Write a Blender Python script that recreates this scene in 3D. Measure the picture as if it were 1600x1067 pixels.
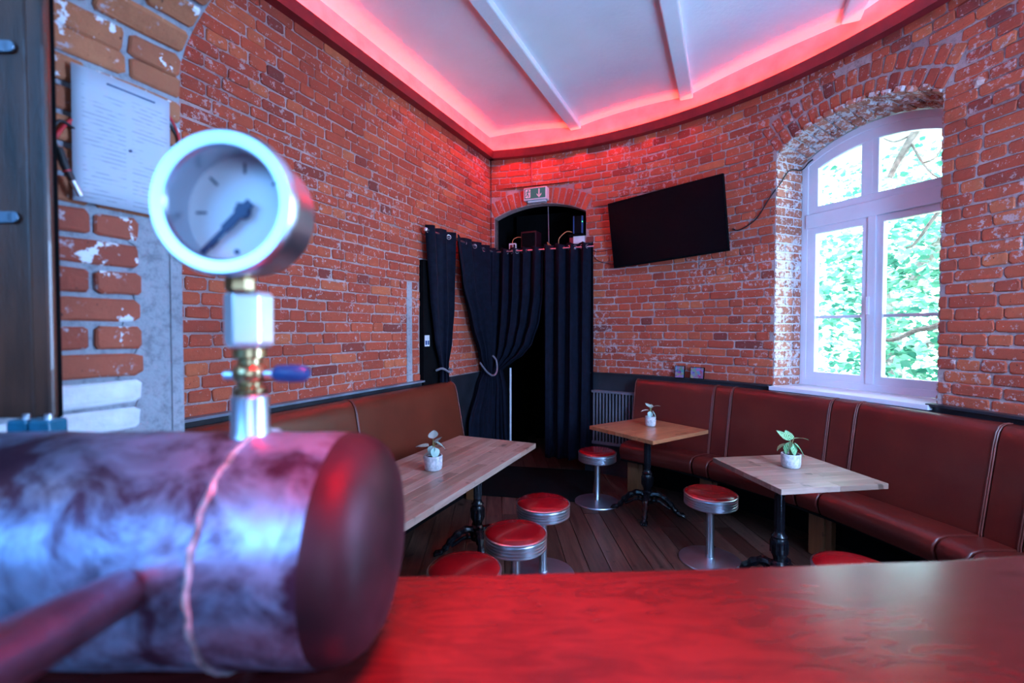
import bpy, math, random
from mathutils import Vector, Matrix
random.seed(7)
S = bpy.context.scene
COL = S.collection
for o in list(bpy.data.objects): bpy.data.objects.remove(o)
R_ = math.radians
PI = math.pi

# ------------------------------------------------------------------ camera
F = 735.0; EYE = 1.6; PITCH = math.atan(17.5/F)
cd = bpy.data.cameras.new('camera'); cam = bpy.data.objects.new('camera', cd); COL.objects.link(cam)
cam.location = (0, 0, EYE); cam.rotation_euler = (PI/2-PITCH, 0, 0)
cd.sensor_width = 36; cd.lens = F*36/1600; cd.clip_start = .02; cd.clip_end = 200
cd.dof.use_dof = True; cd.dof.focus_distance = 3.6; cd.dof.aperture_fstop = 2.0
S.camera = cam

# ------------------------------------------------------------------ world, lights, exposure
w = bpy.data.worlds.new('world'); S.world = w; w.use_nodes = True
bg = w.node_tree.nodes['Background']
bg.inputs[0].default_value = (.62, .80, 1.0, 1); bg.inputs[1].default_value = 24.0
S.view_settings.view_transform = 'Standard'; S.view_settings.look = 'None'
S.view_settings.gamma = 1; S.view_settings.use_curve_mapping = False
S.view_settings.exposure = 0.22

def aim(o, tgt):
    o.rotation_euler = (Vector(tgt)-o.location).to_track_quat('-Z', 'Y').to_euler()
def area(name, loc, tgt, sx, sy, power, color, spread=180):
    l = bpy.data.lights.new(name, 'AREA'); l.shape = 'RECTANGLE'; l.size = sx; l.size_y = sy
    l.energy = power; l.color = color; l.spread = R_(spread)
    o = bpy.data.objects.new(name, l); COL.objects.link(o); o.location = loc; aim(o, tgt); return o
sun = bpy.data.lights.new('sun', 'SUN'); sun.energy = 22; sun.angle = R_(2); sun.color = (1, .97, .9)
so = bpy.data.objects.new('sun', sun); COL.objects.link(so); so.rotation_euler = (R_(38), R_(12), R_(-30))
# added lamps behind the camera, standing in for unseen bar room windows
area('added_bar_fill_light', (-1.7, -1.7, 2.6), (-.5, .65, 1.3), 2.0, 1.5, 22, (.14, .45, 1.0), 85)  # added blue lamp aimed at the vessel to give its highlight
area('added_bar_fill_light', (1.6, -2.8, 2.1), (.9, 2.5, 1.2), 2.2, 1.8, 85, (.32, .57, 1.0))  # assumed daylight from behind, added as frontal fill for walls and chrome
# added lamps for an assumed window of the round room, right of the frame
area('assumed_side_window_light', (2.45, .75, 2.1), (-.6, 3.2, 4.2), .9, 1.7, 200, (.29, .54, 1.0))
area('assumed_side_window_light', (2.45, .80, 1.9), (.7, 3.2, .1), .9, 1.3, 55, (.36, .60, 1.0), 130)  # second added lamp, turned down to brighten stool plates and benches
# assumed red LED bar over the counter, unseen, added to redden the worktop
area('assumed_bar_led_light', (.10, .44, 2.2), (.06, .62, 1.15), .35, .10, 7, (1, .0, .01), 75)
# added red lamps below the cove trim, imitating LED spill on the corner bricks
for x_, y_, p_ in ((-.02, 5.52, 1.5), (.34, 5.42, 1.5), (.69, 5.25, 1.4), (1.03, 5.05, 1.0), (1.34, 4.82, .7), (1.62, 4.54, .45), (-.22, 5.35, 1.3), (-.40, 4.95, 1.1), (-.58, 4.55, .8), (-.77, 4.15, .5)):
    area('added_red_wash_light', (x_, y_, 3.60), (x_, y_, 2.6), .30, .30, p_, (1, .0, .03), 175)

# ------------------------------------------------------------------ materials
def newmat(name):
    m = bpy.data.materials.new(name); m.use_nodes = True
    nt = m.node_tree; nt.nodes.clear()
    out = nt.nodes.new('ShaderNodeOutputMaterial'); b = nt.nodes.new('ShaderNodeBsdfPrincipled')
    nt.links.new(b.outputs[0], out.inputs[0]); return m, nt, b, out
def nd(nt, t, ins={}, **kw):
    n = nt.nodes.new('ShaderNode'+t)
    for k, v in kw.items(): setattr(n, k, v)
    for k, v in ins.items():
        if isinstance(v, bpy.types.NodeSocket): nt.links.new(v, n.inputs[k])
        else: n.inputs[k].default_value = v
    return n
def mixc(nt, fac, a, b, bt='MIX'):
    n = nt.nodes.new('ShaderNodeMix'); n.data_type = 'RGBA'; n.blend_type = bt
    for k, v in ((0, fac), (6, a), (7, b)):
        if isinstance(v, bpy.types.NodeSocket): nt.links.new(v, n.inputs[k])
        else: n.inputs[k].default_value = (v if k == 0 else (*v[:3], 1))
    return n.outputs[2]
def ramp(nt, src, stops):
    n = nt.nodes.new('ShaderNodeValToRGB'); nt.links.new(src, n.inputs[0])
    e = n.color_ramp.elements
    while len(e) < len(stops): e.new(.5)
    for i, (p, c) in enumerate(stops):
        e[i].position = p; e[i].color = (c, c, c, 1) if not hasattr(c, '__len__') else (*c, 1)
    return n.outputs[0]
def coord(nt, kind='Object'): return nt.nodes.new('ShaderNodeTexCoord').outputs[kind]
def wpos(nt): return nt.nodes.new('ShaderNodeNewGeometry').outputs['Position']
def bump(nt, b, h, strength=.3, dist=.01):
    n = nd(nt, 'Bump', {'Height': h, 'Strength': strength, 'Distance': dist}); nt.links.new(n.outputs[0], b.inputs['Normal'])
def plain(name, col, rough=.5, metal=0., var=.12, scale=8, bmp=0., bscale=60, coat=0., stretch=None):
    m, nt, b, _ = newmat(name)
    c = coord(nt)
    if stretch: c = nd(nt, 'Mapping', {0: c, 3: stretch}).outputs[0]
    n = nd(nt, 'TexNoise', {'Vector': c, 'Scale': scale, 'Detail': 5})
    d = tuple(x*(1-var*2) for x in col); l = tuple(min(1, x*(1+var)) for x in col)
    nt.links.new(mixc(nt, ramp(nt, n.outputs[0], [(.3, 0), (.7, 1)]), d, l), b.inputs[0])
    b.inputs['Roughness'].default_value = rough; b.inputs['Metallic'].default_value = metal
    b.inputs['Coat Weight'].default_value = coat
    if bmp:
        n2 = nd(nt, 'TexNoise', {'Vector': c, 'Scale': bscale, 'Detail': 4}); bump(nt, b, n2.outputs[0], bmp, .005)
    return m
def brickmat(name, attr, cols, smear=.585, smearcol=(.56, .40, .40), white=None):
    m, nt, b, _ = newmat(name)
    if attr: r = nd(nt, 'Attribute', attribute_name='rnd').outputs['Fac']
    else: r = nd(nt, 'ObjectInfo').outputs['Random']
    P = wpos(nt)
    base = ramp(nt, r, cols)
    n1 = nd(nt, 'TexNoise', {'Vector': P, 'Scale': 14, 'Detail': 8, 'Roughness': .65})
    base = mixc(nt, ramp(nt, n1.outputs[0], [(.35, 0), (.65, .28)]), base, (.20, .045, .03))
    big = nd(nt, 'TexNoise', {'Vector': P, 'Scale': 1.7, 'Detail': 2}).outputs[0]
    n2 = nd(nt, 'TexNoise', {'Vector': P, 'Scale': 26, 'Detail': 9, 'Roughness': .7})
    s = nd(nt, 'Math', {0: n2.outputs[0], 1: nd(nt, 'Math', {0: big, 1: .32}, operation='MULTIPLY').outputs[0]}, operation='ADD')
    s2 = nd(nt, 'Math', {0: s.outputs[0], 1: .16}, operation='SUBTRACT')
    base = mixc(nt, ramp(nt, s2.outputs[0], [(smear, 0), (smear+.05, .8)]), base, smearcol)
    n3 = nd(nt, 'TexNoise', {'Vector': P, 'Scale': 70, 'Detail': 3})
    base = mixc(nt, ramp(nt, n3.outputs[0], [(.70, 0), (.73, .8)]), base, (.62, .52, .48))
    base = mixc(nt, ramp(nt, n3.outputs[0], [(.27, .9), (.30, 0)]), base, (.03, .012, .012))
    if white:
        n4 = nd(nt, 'TexNoise', {'Vector': P, 'Scale': white[0], 'Detail': 7, 'Roughness': .62})
        base = mixc(nt, ramp(nt, n4.outputs[0], [(white[1], 0), (white[1]+.015, 1)]), base, (.80, .80, .84))
    nt.links.new(base, b.inputs[0]); b.inputs['Roughness'].default_value = .82
    nb = nd(nt, 'TexNoise', {'Vector': P, 'Scale': 55, 'Detail': 7, 'Roughness': .7}); bump(nt, b, nb.outputs[0], .55, .008)
    return m
BC = [(0, (.20, .035, .028)), (.07, (.40, .060, .030)), (.5, (.50, .082, .038)), (.9, (.56, .105, .045)), (1, (.62, .15, .06))]
M = {}
M['brick'] = brickmat('brick_red', False, BC)
M['brick_s'] = brickmat('brick_red_bulk', True, BC)
M['brick_j'] = brickmat('brick_reveal', False, [(0, (.40, .12, .07)), (1, (.60, .22, .13))], .50, (.72, .68, .68), (9, .67))
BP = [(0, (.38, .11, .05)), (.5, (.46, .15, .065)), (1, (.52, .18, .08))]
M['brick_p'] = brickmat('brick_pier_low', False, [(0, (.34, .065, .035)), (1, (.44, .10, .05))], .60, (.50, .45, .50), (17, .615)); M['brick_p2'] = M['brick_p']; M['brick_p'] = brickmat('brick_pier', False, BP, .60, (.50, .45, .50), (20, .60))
M['brick_w'] = plain('brick_white_paint', (.74, .74, .78), .7, 0, .08, 20, .5, 60)
def mortarmat(name, c1, c2, sc=25):
    m, nt, b, _ = newmat(name); P = wpos(nt)
    n1 = nd(nt, 'TexNoise', {'Vector': P, 'Scale': 2.5, 'Detail': 6, 'Roughness': .6}); n2 = nd(nt, 'TexNoise', {'Vector': P, 'Scale': sc, 'Detail': 8, 'Roughness': .7})
    c = mixc(nt, ramp(nt, n1.outputs[0], [(.35, 0), (.65, 1)]), c1, c2)
    c = mixc(nt, ramp(nt, n2.outputs[0], [(.35, .55), (.5, 0)]), c, tuple(x*.45 for x in c1))
    nt.links.new(c, b.inputs[0]); b.inputs['Roughness'].default_value = .9
    bump(nt, b, n2.outputs[0], .8, .012); return m
M['mortar'] = mortarmat('mortar', (.36, .22, .22), (.56, .41, .40))
M['mortar_w'] = mortarmat('mortar_white', (.60, .58, .62), (.80, .78, .80))
M['mortar_g'] = mortarmat('grey_render', (.30, .31, .35), (.44, .45, .50), 40)
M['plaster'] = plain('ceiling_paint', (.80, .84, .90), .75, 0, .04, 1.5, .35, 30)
M['cove'] = plain('glow_tinted_cove_plaster', (.56, .43, .43), .85, 0, .10, 6, .7, 18)  # white plaster tinted pink, LED glow painted into the base colour
M['dado'] = plain('dado_black_paint', (.022, .024, .032), .38, 0, .2, 6, .15, 40)
M['dadotop'] = plain('dado_ledge_paint', (.20, .24, .30), .4, 0, .2, 6, .15, 40)
M['red_trim'] = plain('trim_red_paint', (.24, .012, .018), .5, 0, .1)
M['wood_dark'] = plain('cabinet_wood', (.120, .034, .016), .38, 0, .35, 4, .15, 40, .2, (8, 8, 1))
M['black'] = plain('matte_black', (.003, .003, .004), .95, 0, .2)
M['fabric'] = plain('curtain_fabric', (.005, .007, .017), .85, 0, .2, 20, .25, 300)
M['chrome'] = plain('chrome', (.80, .84, .92), .28, 1, .04)
M['fabric'].node_tree.nodes['Principled BSDF'].inputs['Specular IOR Level'].default_value = .15
M['black'].node_tree.nodes['Principled BSDF'].inputs['Specular IOR Level'].default_value = .1
M['steel'] = plain('brushed_steel', (.66, .74, .86), .36, 1, .08, 6)
M['castiron'] = plain('cast_iron_paint', (.005, .005, .008), .25, 0, .2, 30, .5, 60)
M['vinyl_red'] = plain('stool_vinyl', (.30, .003, .006), .22, 0, .1, 5, 0, 60, .3)
M['brass'] = plain('brass', (.50, .33, .16), .3, 1, .15)
M['white_plastic'] = plain('white_plastic', (.75, .74, .78), .35, 0, .04)
M['pvc'] = plain('window_frame_paint', (.80, .74, .84), .35, 0, .03, 4)
M['blue_plastic'] = plain('blue_grip', (.008, .06, .22), .4, 0, .1)
M['cable_black'] = plain('cable_black', (.01, .01, .012), .5)
M['cable_red'] = plain('cable_red', (.6, .02, .03), .45)
M['cable_orange'] = plain('cable_orange', (.7, .30, .12), .5)
M['rad'] = plain('radiator_paint', (.16, .14, .17), .35, 0, .1)
M['bark'] = plain('bark', (.20, .17, .15), .9, 0, .3, 20, .6, 40)
M['grass'] = plain('grass_ground', (.45, .60, .35), .9, 0, .2)
M['soil'] = plain('soil', (.03, .02, .014), .95, 0, .3, 60, .8, 200)
M['stem'] = plain('plant_stem', (.30, .34, .12), .5)
M['tv'] = plain('tv_screen', (.003, .002, .004), .22, 0, .1)
M['tv'].node_tree.nodes['Principled BSDF'].inputs['Specular IOR Level'].default_value = .15
M['green_sign'] = plain('sign_green', (.0, .26, .17), .4, 0, .03)
M['stonechip'] = plain('pale_stone', (.60, .36, .32), .85, 0, .15, 30, .8, 60)
def leather(name, c1, c2):
    m, nt, b, _ = newmat(name); P = wpos(nt)
    n = nd(nt, 'TexNoise', {'Vector': P, 'Scale': 3.2, 'Detail': 5}); n2 = nd(nt, 'TexVoronoi', {'Vector': P, 'Scale': 260})
    n3 = nd(nt, 'TexNoise', {'Vector': P, 'Scale': 9, 'Detail': 2})
    nt.links.new(mixc(nt, ramp(nt, n.outputs[0], [(.3, 0), (.7, 1)]), c1, c2), b.inputs[0])
    b.inputs['Roughness'].default_value = .28
    h = nd(nt, 'Math', {0: n3.outputs[0], 1: 6., 2: n2.outputs[0]}, operation='MULTIPLY_ADD'); bump(nt, b, h.outputs[0], .10, .004)
    return m
M['leather'] = leather('oxblood_leather', (.080, .009, .008), (.120, .015, .010))
M['leather_l'] = leather('brown_leather', (.105, .020, .010), (.150, .030, .015))
def woodmat(name, cols, grain_axis=(1, 12, 12), rough=.35, dark=.35, coat=.15):
    m, nt, b, _ = newmat(name)
    r = nd(nt, 'ObjectInfo').outputs['Random']; c = coord(nt)
    off = nd(nt, 'CombineXYZ', {0: nd(nt, 'Math', {0: r, 1: 37.}, operation='MULTIPLY').outputs[0], 1: r})
    v = nd(nt, 'VectorMath', {0: c, 1: off.outputs[0]}, operation='ADD').outputs[0]
    mp = nd(nt, 'Mapping', {0: v, 3: grain_axis})
    n = nd(nt, 'TexNoise', {'Vector': mp.outputs[0], 'Scale': 3.2, 'Detail': 8, 'Roughness': .62, 'Distortion': .6})
    base = ramp(nt, r, cols)
    base = mixc(nt, ramp(nt, n.outputs[0], [(.38, dark), (.62, 0)]), base, tuple(x*.32 for x in cols[0][1]))
    kn = nd(nt, 'TexNoise', {'Vector': v, 'Scale': 9, 'Detail': 2})
    base = mixc(nt, ramp(nt, kn.outputs[0], [(.66, 0), (.70, .75)]), base, tuple(x*.22 for x in cols[0][1]))
    nt.links.new(base, b.inputs[0]); b.inputs['Roughness'].default_value = rough; b.inputs['Coat Weight'].default_value = coat
    bump(nt, b, n.outputs[0], .12, .004); return m
M['oak'] = woodmat('table_oak', [(0, (.30, .165, .12)), (.5, (.42, .25, .19)), (1, (.50, .32, .26))])
M['oak_o'] = woodmat('table_oak_orange', [(0, (.38, .115, .05)), (.5, (.45, .15, .065)), (1, (.52, .20, .09))], (1, 12, 12), .3)
M['floor'] = woodmat('floor_plank_wood', [(0, (.060, .026, .018)), (.5, (.100, .044, .032)), (1, (.150, .068, .050))], (14, 1, 14), .42, .7, 0)
M['leg_wood'] = woodmat('bench_leg_wood', [(0, (.16, .05, .018)), (1, (.20, .07, .025))], (12, 12, 1), .5)
# counter: reddish lacquered wood with cloudy figure
m, nt, b, _ = newmat('counter_wood'); P = wpos(nt)
mp = nd(nt, 'Mapping', {0: P, 3: (4, 16, 4)}); n = nd(nt, 'TexNoise', {'Vector': mp.outputs[0], 'Scale': 2.2, 'Detail': 7, 'Distortion': 1.4})
nt.links.new(mixc(nt, ramp(nt, n.outputs[0], [(.32, 0), (.62, 1)]), (.065, .006, .006), (.115, .012, .011)), b.inputs[0])
b.inputs['Roughness'].default_value = .22; bump(nt, b, n.outputs[0], .02, .01); M['counter'] = m
# old painted vessel
m, nt, b, _ = newmat('worn_vessel_metal'); P = wpos(nt)
n = nd(nt, 'TexNoise', {'Vector': P, 'Scale': 9, 'Detail': 7, 'Roughness': .62, 'Distortion': .5}); n2 = nd(nt, 'TexNoise', {'Vector': P, 'Scale': 28, 'Detail': 4})
f = ramp(nt, n.outputs[0], [(.42, 0), (.58, 1)])
nt.links.new(mixc(nt, f, (.085, .035, .07), (.34, .40, .60)), b.inputs[0])
b.inputs['Metallic'].default_value = .75
nt.links.new(ramp(nt, n2.outputs[0], [(.3, .30), (.7, .55)]), b.inputs['Roughness']); bump(nt, b, n.outputs[0], .22, .012); M['vessel'] = m
M['vessel_dark'] = plain('vessel_metal_shaded', (.040, .013, .022), .52, .45, .3, 9, .15, 12)  # darker vessel metal, shade of the end turned from the daylight painted in
M['weld'] = plain('rusty_weld', (.56, .58, .66), .55, .5, .4, 30, .9, 80)
# striped leaves
def leafmat(name, g, wht, k):
    m, nt, b, _ = newmat(name); c = coord(nt, 'UV'); s = nd(nt, 'SeparateXYZ', {0: c})
    a = nd(nt, 'Math', {0: nd(nt, 'Math', {0: s.outputs[1], 1: .5}, operation='SUBTRACT').outputs[0]}, operation='ABSOLUTE')
    t = nd(nt, 'Math', {0: a.outputs[0], 1: 1.2, 2: s.outputs[0]}, operation='MULTIPLY_ADD')
    q = nd(nt, 'Math', {0: nd(nt, 'Math', {0: t.outputs[0], 1: k}, operation='MULTIPLY').outputs[0]}, operation='SINE')
    nt.links.new(mixc(nt, ramp(nt, q.outputs[0], [(.0, 0), (.35, 1)]), g, wht), b.inputs[0]); b.inputs['Roughness'].default_value = .4
    return m
M['leaf_a'] = leafmat('watermelon_leaf', (.03, .16, .11), (.72, .85, .78), 34)
M['leaf_b'] = leafmat('green_leaf', (.05, .24, .05), (.42, .66, .40), 24)
M['pot'] = plain('speckled_pot', (.62, .57, .58), .8, 0, .2, 60, .4, 150)
# tree leaves, glass
m, nt, b, out = newmat('tree_leaf'); r = nd(nt, 'Attribute', attribute_name='rnd').outputs['Fac']
c = ramp(nt, r, [(0, (.03, .17, .12)), (.45, (.12, .36, .25)), (.8, (.30, .60, .42)), (1, (.80, .92, .80))]); nt.links.new(c, b.inputs[0]); b.inputs['Roughness'].default_value = .4
tr = nd(nt, 'BsdfTranslucent', {0: c}); mx = nd(nt, 'MixShader', {0: .45}); nt.links.new(b.outputs[0], mx.inputs[1]); nt.links.new(tr.outputs[0], mx.inputs[2]); nt.links.new(mx.outputs[0], out.inputs[0]); M['treeleaf'] = m
m, nt, b, out = newmat('window_glass')
g = nd(nt, 'BsdfGlossy', {'Roughness': .02}); t = nd(nt, 'BsdfTransparent', {0: (.96, .98, .98, 1)}); fr = nd(nt, 'Fresnel', {0: 1.3})
mx = nd(nt, 'MixShader', {0: fr.outputs[0]}); nt.links.new(t.outputs[0], mx.inputs[1]); nt.links.new(g.outputs[0], mx.inputs[2]); nt.links.new(mx.outputs[0], out.inputs[0]); M['glass'] = m
M['blueglass'] = plain('blue_glass', (.02, .16, .26), .12, 0, .2, 20, 0, 60, .6)
M['gaugeglass'] = M['glass']
def emis(name, col, st):
    m, nt, b, out = newmat(name); e = nd(nt, 'Emission', {0: (*col, 1), 1: st}); nt.links.new(e.outputs[0], out.inputs[0]); return m
M['led'] = emis('led_red', (1, .032, .012), 250)
M['ledgreen'] = emis('led_green', (.1, 1, .3), 2)
# menu paper
m, nt, b, _ = newmat('menu_paper'); c = coord(nt, 'UV'); s = nd(nt, 'SeparateXYZ', {0: c})
ln = nd(nt, 'Math', {0: nd(nt, 'Math', {0: s.outputs[1], 1: 190.}, operation='MULTIPLY').outputs[0]}, operation='SINE')
wn_ = nd(nt, 'TexNoise', {'Vector': nd(nt, 'Mapping', {0: c, 3: (9, 60, 1)}).outputs[0], 'Scale': 1., 'Detail': 3})
row = nd(nt, 'TexNoise', {'Vector': nd(nt, 'Mapping', {0: c, 3: (1.6, 14, 1)}).outputs[0], 'Scale': 1., 'Detail': 0})
l1 = ramp(nt, ln.outputs[0], [(.5, 0), (.8, 1)]); l2 = ramp(nt, wn_.outputs[0], [(.42, 0), (.52, 1)]); l3 = ramp(nt, row.outputs[0], [(.40, 0), (.45, 1)])
ax = nd(nt, 'Math', {0: nd(nt, 'Math', {0: s.outputs[0], 1: .53}, operation='SUBTRACT').outputs[0]}, operation='ABSOLUTE')
gut = ramp(nt, ax.outputs[0], [(.03, 0), (.035, 1)]); edge = ramp(nt, ax.outputs[0], [(.43, 1), (.45, 0)])
yy = nd(nt, 'Math', {0: nd(nt, 'Math', {0: s.outputs[1], 1: .46}, operation='SUBTRACT').outputs[0]}, operation='ABSOLUTE'); ve = ramp(nt, yy.outputs[0], [(.43, 1), (.44, 0)])
k = l1
for q in (l2, l3, gut, edge, ve): k = nd(nt, 'Math', {0: k, 1: q}, operation='MULTIPLY').outputs[0]
k = nd(nt, 'Math', {0: k, 1: .45}, operation='MULTIPLY').outputs[0]
nt.links.new(mixc(nt, k, (.46, .51, .60), (.08, .10, .15)), b.inputs[0]); b.inputs['Roughness'].default_value = .7; M['paper'] = m
# little picture cards
def cardmat(name, off):
    m, nt, b, _ = newmat(name); c = coord(nt); v = nd(nt, 'TexVoronoi', {'Vector': nd(nt, 'Mapping', {0: c, 1: (off, 0, off)}).outputs[0], 'Scale': 38})
    h = nd(nt, 'HueSaturation', {1: 1.0, 2: .55, 4: v.outputs['Color']}); nt.links.new(mixc(nt, .45, h.outputs[0], (.10, .08, .25)), b.inputs[0]); b.inputs['Roughness'].default_value = .3
    return m
M['card_a'] = cardmat('picture_print', 0); M['card_b'] = cardmat('picture_print_pink', 3.7)

# ------------------------------------------------------------------ mesh helpers
class MB:
    def __init__(s): s.v = []; s.f = []; s.r = []
    def add(s, vs, fs, r=0.):
        n = len(s.v); s.v += [tuple(v) for v in vs]; s.f += [tuple(i+n for i in f) for f in fs]; s.r += [r]*len(fs); return s
    def box(s, c, size, rz=0., M4=None):
        x, y, z = (q/2 for q in size); vs = [Vector((a*x, b_*y, c_*z)) for c_ in (-1, 1) for b_ in (-1, 1) for a in (-1, 1)]
        T = (M4 or (Matrix.Translation(c) @ Matrix.Rotation(rz, 4, 'Z')))
        return s.add([T @ v for v in vs], [(0, 2, 3, 1), (4, 5, 7, 6), (0, 1, 5, 4), (2, 6, 7, 3), (0, 4, 6, 2), (1, 3, 7, 5)])
    def lathe(s, prof, c=(0, 0, 0), seg=32, axis='Z', cap=True):
        vs = []; fs = []
        for r, z in prof:
            for i in range(seg):
                a = 2*PI*i/seg; p = (r*math.cos(a), r*math.sin(a), z)
                if axis == 'X': p = (z, p[0], p[1])
                if axis == 'Y': p = (p[0], z, -p[1])
                vs.append((p[0]+c[0], p[1]+c[1], p[2]+c[2]))
        for j in range(len(prof)-1):
            for i in range(seg):
                k = (i+1) % seg; fs.append((j*seg+i, j*seg+k, (j+1)*seg+k, (j+1)*seg+i))
        if cap: fs.append(tuple(range(seg))[::-1]); fs.append(tuple((len(prof)-1)*seg+i for i in range(seg)))
        return s.add(vs, fs)
    def tube(s, pts, rad, seg=8):
        pts = [Vector(p) for p in pts]; n = len(pts); rad = rad if hasattr(rad, '__len__') else [rad]*n
        vs = []; fs = []; up = None
        for i, p in enumerate(pts):
            t = (pts[min(i+1, n-1)]-pts[max(i-1, 0)]).normalized()
            if up is None: up = Vector((0, 0, 1)) if abs(t.z) < .9 else Vector((1, 0, 0))
            a = t.cross(up).normalized(); up = a.cross(t).normalized()
            for k in range(seg):
                q = 2*PI*k/seg; vs.append(p+(a*math.cos(q)+up*math.sin(q))*rad[i])
        for j in range(n-1):
            for i in range(seg):
                k = (i+1) % seg; fs.append((j*seg+i, j*seg+k, (j+1)*seg+k, (j+1)*seg+i))
        fs.append(tuple(range(seg))[::-1]); fs.append(tuple((n-1)*seg+i for i in range(seg)))
        return s.add(vs, fs)
    def prism(s, poly, a, b):
        """poly: list of 3D points; extruded by vector from a*dir.. (a,b are Vectors)"""
        n = len(poly); vs = [Vector(p)+a for p in poly]+[Vector(p)+b for p in poly]
        return s.add(vs, [tuple(range(n))[::-1], tuple(range(n, 2*n))]+[(i, (i+1) % n, (i+1) % n+n, i+n) for i in range(n)])
    def grid(s, fn, nu, nv, uv=False):
        vs = [fn(i/nu, j/nv) for j in range(nv+1) for i in range(nu+1)]
        return s.add(vs, [(j*(nu+1)+i, j*(nu+1)+i+1, (j+1)*(nu+1)+i+1, (j+1)*(nu+1)+i) for j in range(nv) for i in range(nu)])
    def mesh(s, name, mat, smooth=False, attr=False):
        me = bpy.data.meshes.new(name); me.from_pydata(s.v, [], s.f); me.materials.append(mat)
        if smooth: me.polygons.foreach_set('use_smooth', [True]*len(me.polygons))
        if attr:
            a = me.attributes.new('rnd', 'FLOAT', 'FACE'); a.data.foreach_set('value', s.r)
        me.update(); return me
    def build(s, name, mat, parent=None, smooth=False, bevel=0, attr=False, origin=None, seg=2):
        if origin is not None: s.v = [(x-origin[0], y-origin[1], z-origin[2]) for x, y, z in s.v]
        me = s.mesh(name, M[mat] if isinstance(mat, str) else mat, smooth, attr)
        o = bpy.data.objects.new(name, me); COL.objects.link(o)
        if origin is not None: o.location = origin
        if parent: o.parent = parent
        if bevel:
            b_ = o.modifiers.new('bevel', 'BEVEL'); b_.width = bevel; b_.segments = seg; b_.limit_method = 'ANGLE'; b_.angle_limit = R_(40)
        if smooth:
            try: me.set_sharp_from_angle(angle=R_(40))
            except Exception: pass
        return o
def tag(o, label=None, cat=None, group=None, kind=None, category=None):
    cat = cat or category
    for k, v in (('label', label), ('category', cat), ('group', group), ('kind', kind)):
        if v: o[k] = v
    return o
def empty(name, loc, rz=0., **kw):
    o = bpy.data.objects.new(name, None); COL.objects.link(o); o.location = loc; o.rotation_euler = (0, 0, rz); o.empty_display_size = .1
    return tag(o, **kw)
def copy_tree(o, parent=None):
    c = o.copy(); COL.objects.link(c); c.parent = parent
    for ch in [x for x in bpy.data.objects if x.parent == o]: copy_tree(ch, c)
    return c
def struct(o): o['kind'] = 'structure'; return o
def smooth_path(pts, n=8):
    P = [Vector(p) for p in pts]; out = []
    for i in range(len(P)-1):
        p0 = P[max(i-1, 0)]; p1 = P[i]; p2 = P[i+1]; p3 = P[min(i+2, len(P)-1)]
        for k in range(n):
            t = k/n; out.append(.5*((2*p1)+(p2-p0)*t+(2*p0-5*p1+4*p2-p3)*t*t+(3*p1-p0-3*p2+p3)*t**3))
    out.append(P[-1]); return out

# ------------------------------------------------------------------ plan of the room
C = Vector((-.956, 1.996)); RAD = 3.811
CO = Vector((-.267, 5.759)); D = Vector((.417, .909)).normalized(); Pn = Vector((D.y, -D.x))   # left wall direction, inward normal
WTOP = 4.15; ZD = 1.12
def LW(s, z, off=0.): p = CO+D*s+Pn*off; return Vector((p.x, p.y, z))
def RW(phi, z, off=0.): a = R_(phi); return Vector((C.x+(RAD-off)*math.sin(a), C.y+(RAD-off)*math.cos(a), z))
def fr_left(u): return (CO+D*u, D, -Pn)                                            # point, tangent, outward
def fr_right(u):
    a = u/RAD; return (Vector((C.x+RAD*math.sin(a), C.y+RAD*math.cos(a))), Vector((math.cos(a), -math.sin(a))), Vector((math.sin(a), math.cos(a))))
U = lambda phi: R_(phi)*RAD
def seen(p):
    y = p[1]*math.cos(PITCH)-(p[2]-EYE)*math.sin(PITCH)
    if y < .05: return 0
    x = 800+F*p[0]/y; z = 533.5-F*(p[1]*math.sin(PITCH)+(p[2]-EYE)*math.cos(PITCH))/y
    return 1 if -30 < x < 1630 and -30 < z < 1097 else 0

# ---- brick variants: irregular outline, chamfered face
def brick_variant(L, H, T, seed):
    r = random.Random(seed); j = lambda a: r.uniform(-a, a); m_ = MB()
    x, z = L/2, H/2; c = min(.010, L*.12)
    o = [(-x+c, -z), (0, -z), (x-c, -z), (x, -z+c), (x, z-c), (x-c, z), (0, z), (-x+c, z), (-x, z-c), (-x, -z+c)]
    o = [(a+j(.0035), b_+j(.003)) for a, b_ in o]
    cx = [(a*(1-.005/x), b_*(1-.006/z)) for a, b_ in o]
    n = len(o); t = T+j(.002)
    vs = [(a, .03, b_) for a, b_ in o]+[(a, -t+.004, b_) for a, b_ in o]+[(a, -t+j(.0012), b_) for a, b_ in cx]
    fs = [(i, (i+1) % n, (i+1) % n+n, i+n) for i in range(n)]+[(i+n, (i+1) % n+n, (i+1) % n+2*n, i+2*n) for i in range(n)]+[tuple(range(2*n, 3*n))]
    return m_.add(vs, fs)
SV = [brick_variant(.25, .065, .008, i) for i in range(14)]; HV = [brick_variant(.12, .065, .008, 50+i) for i in range(14)]
def variant_meshes(mat): return ([v.mesh('brick', M[mat]) for v in SV], [v.mesh('brick', M[mat]) for v in HV])
def bmatrix(pos, X, Y, Z, sx, sy, sz):
    m4 = Matrix.Identity(4)
    for i, (v, s) in enumerate(((X, sx), (Y, sy), (Z, sz))):
        for k in range(3): m4[k][i] = v[k]*s
    for k in range(3): m4[k][3] = pos[k]
    return m4
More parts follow.
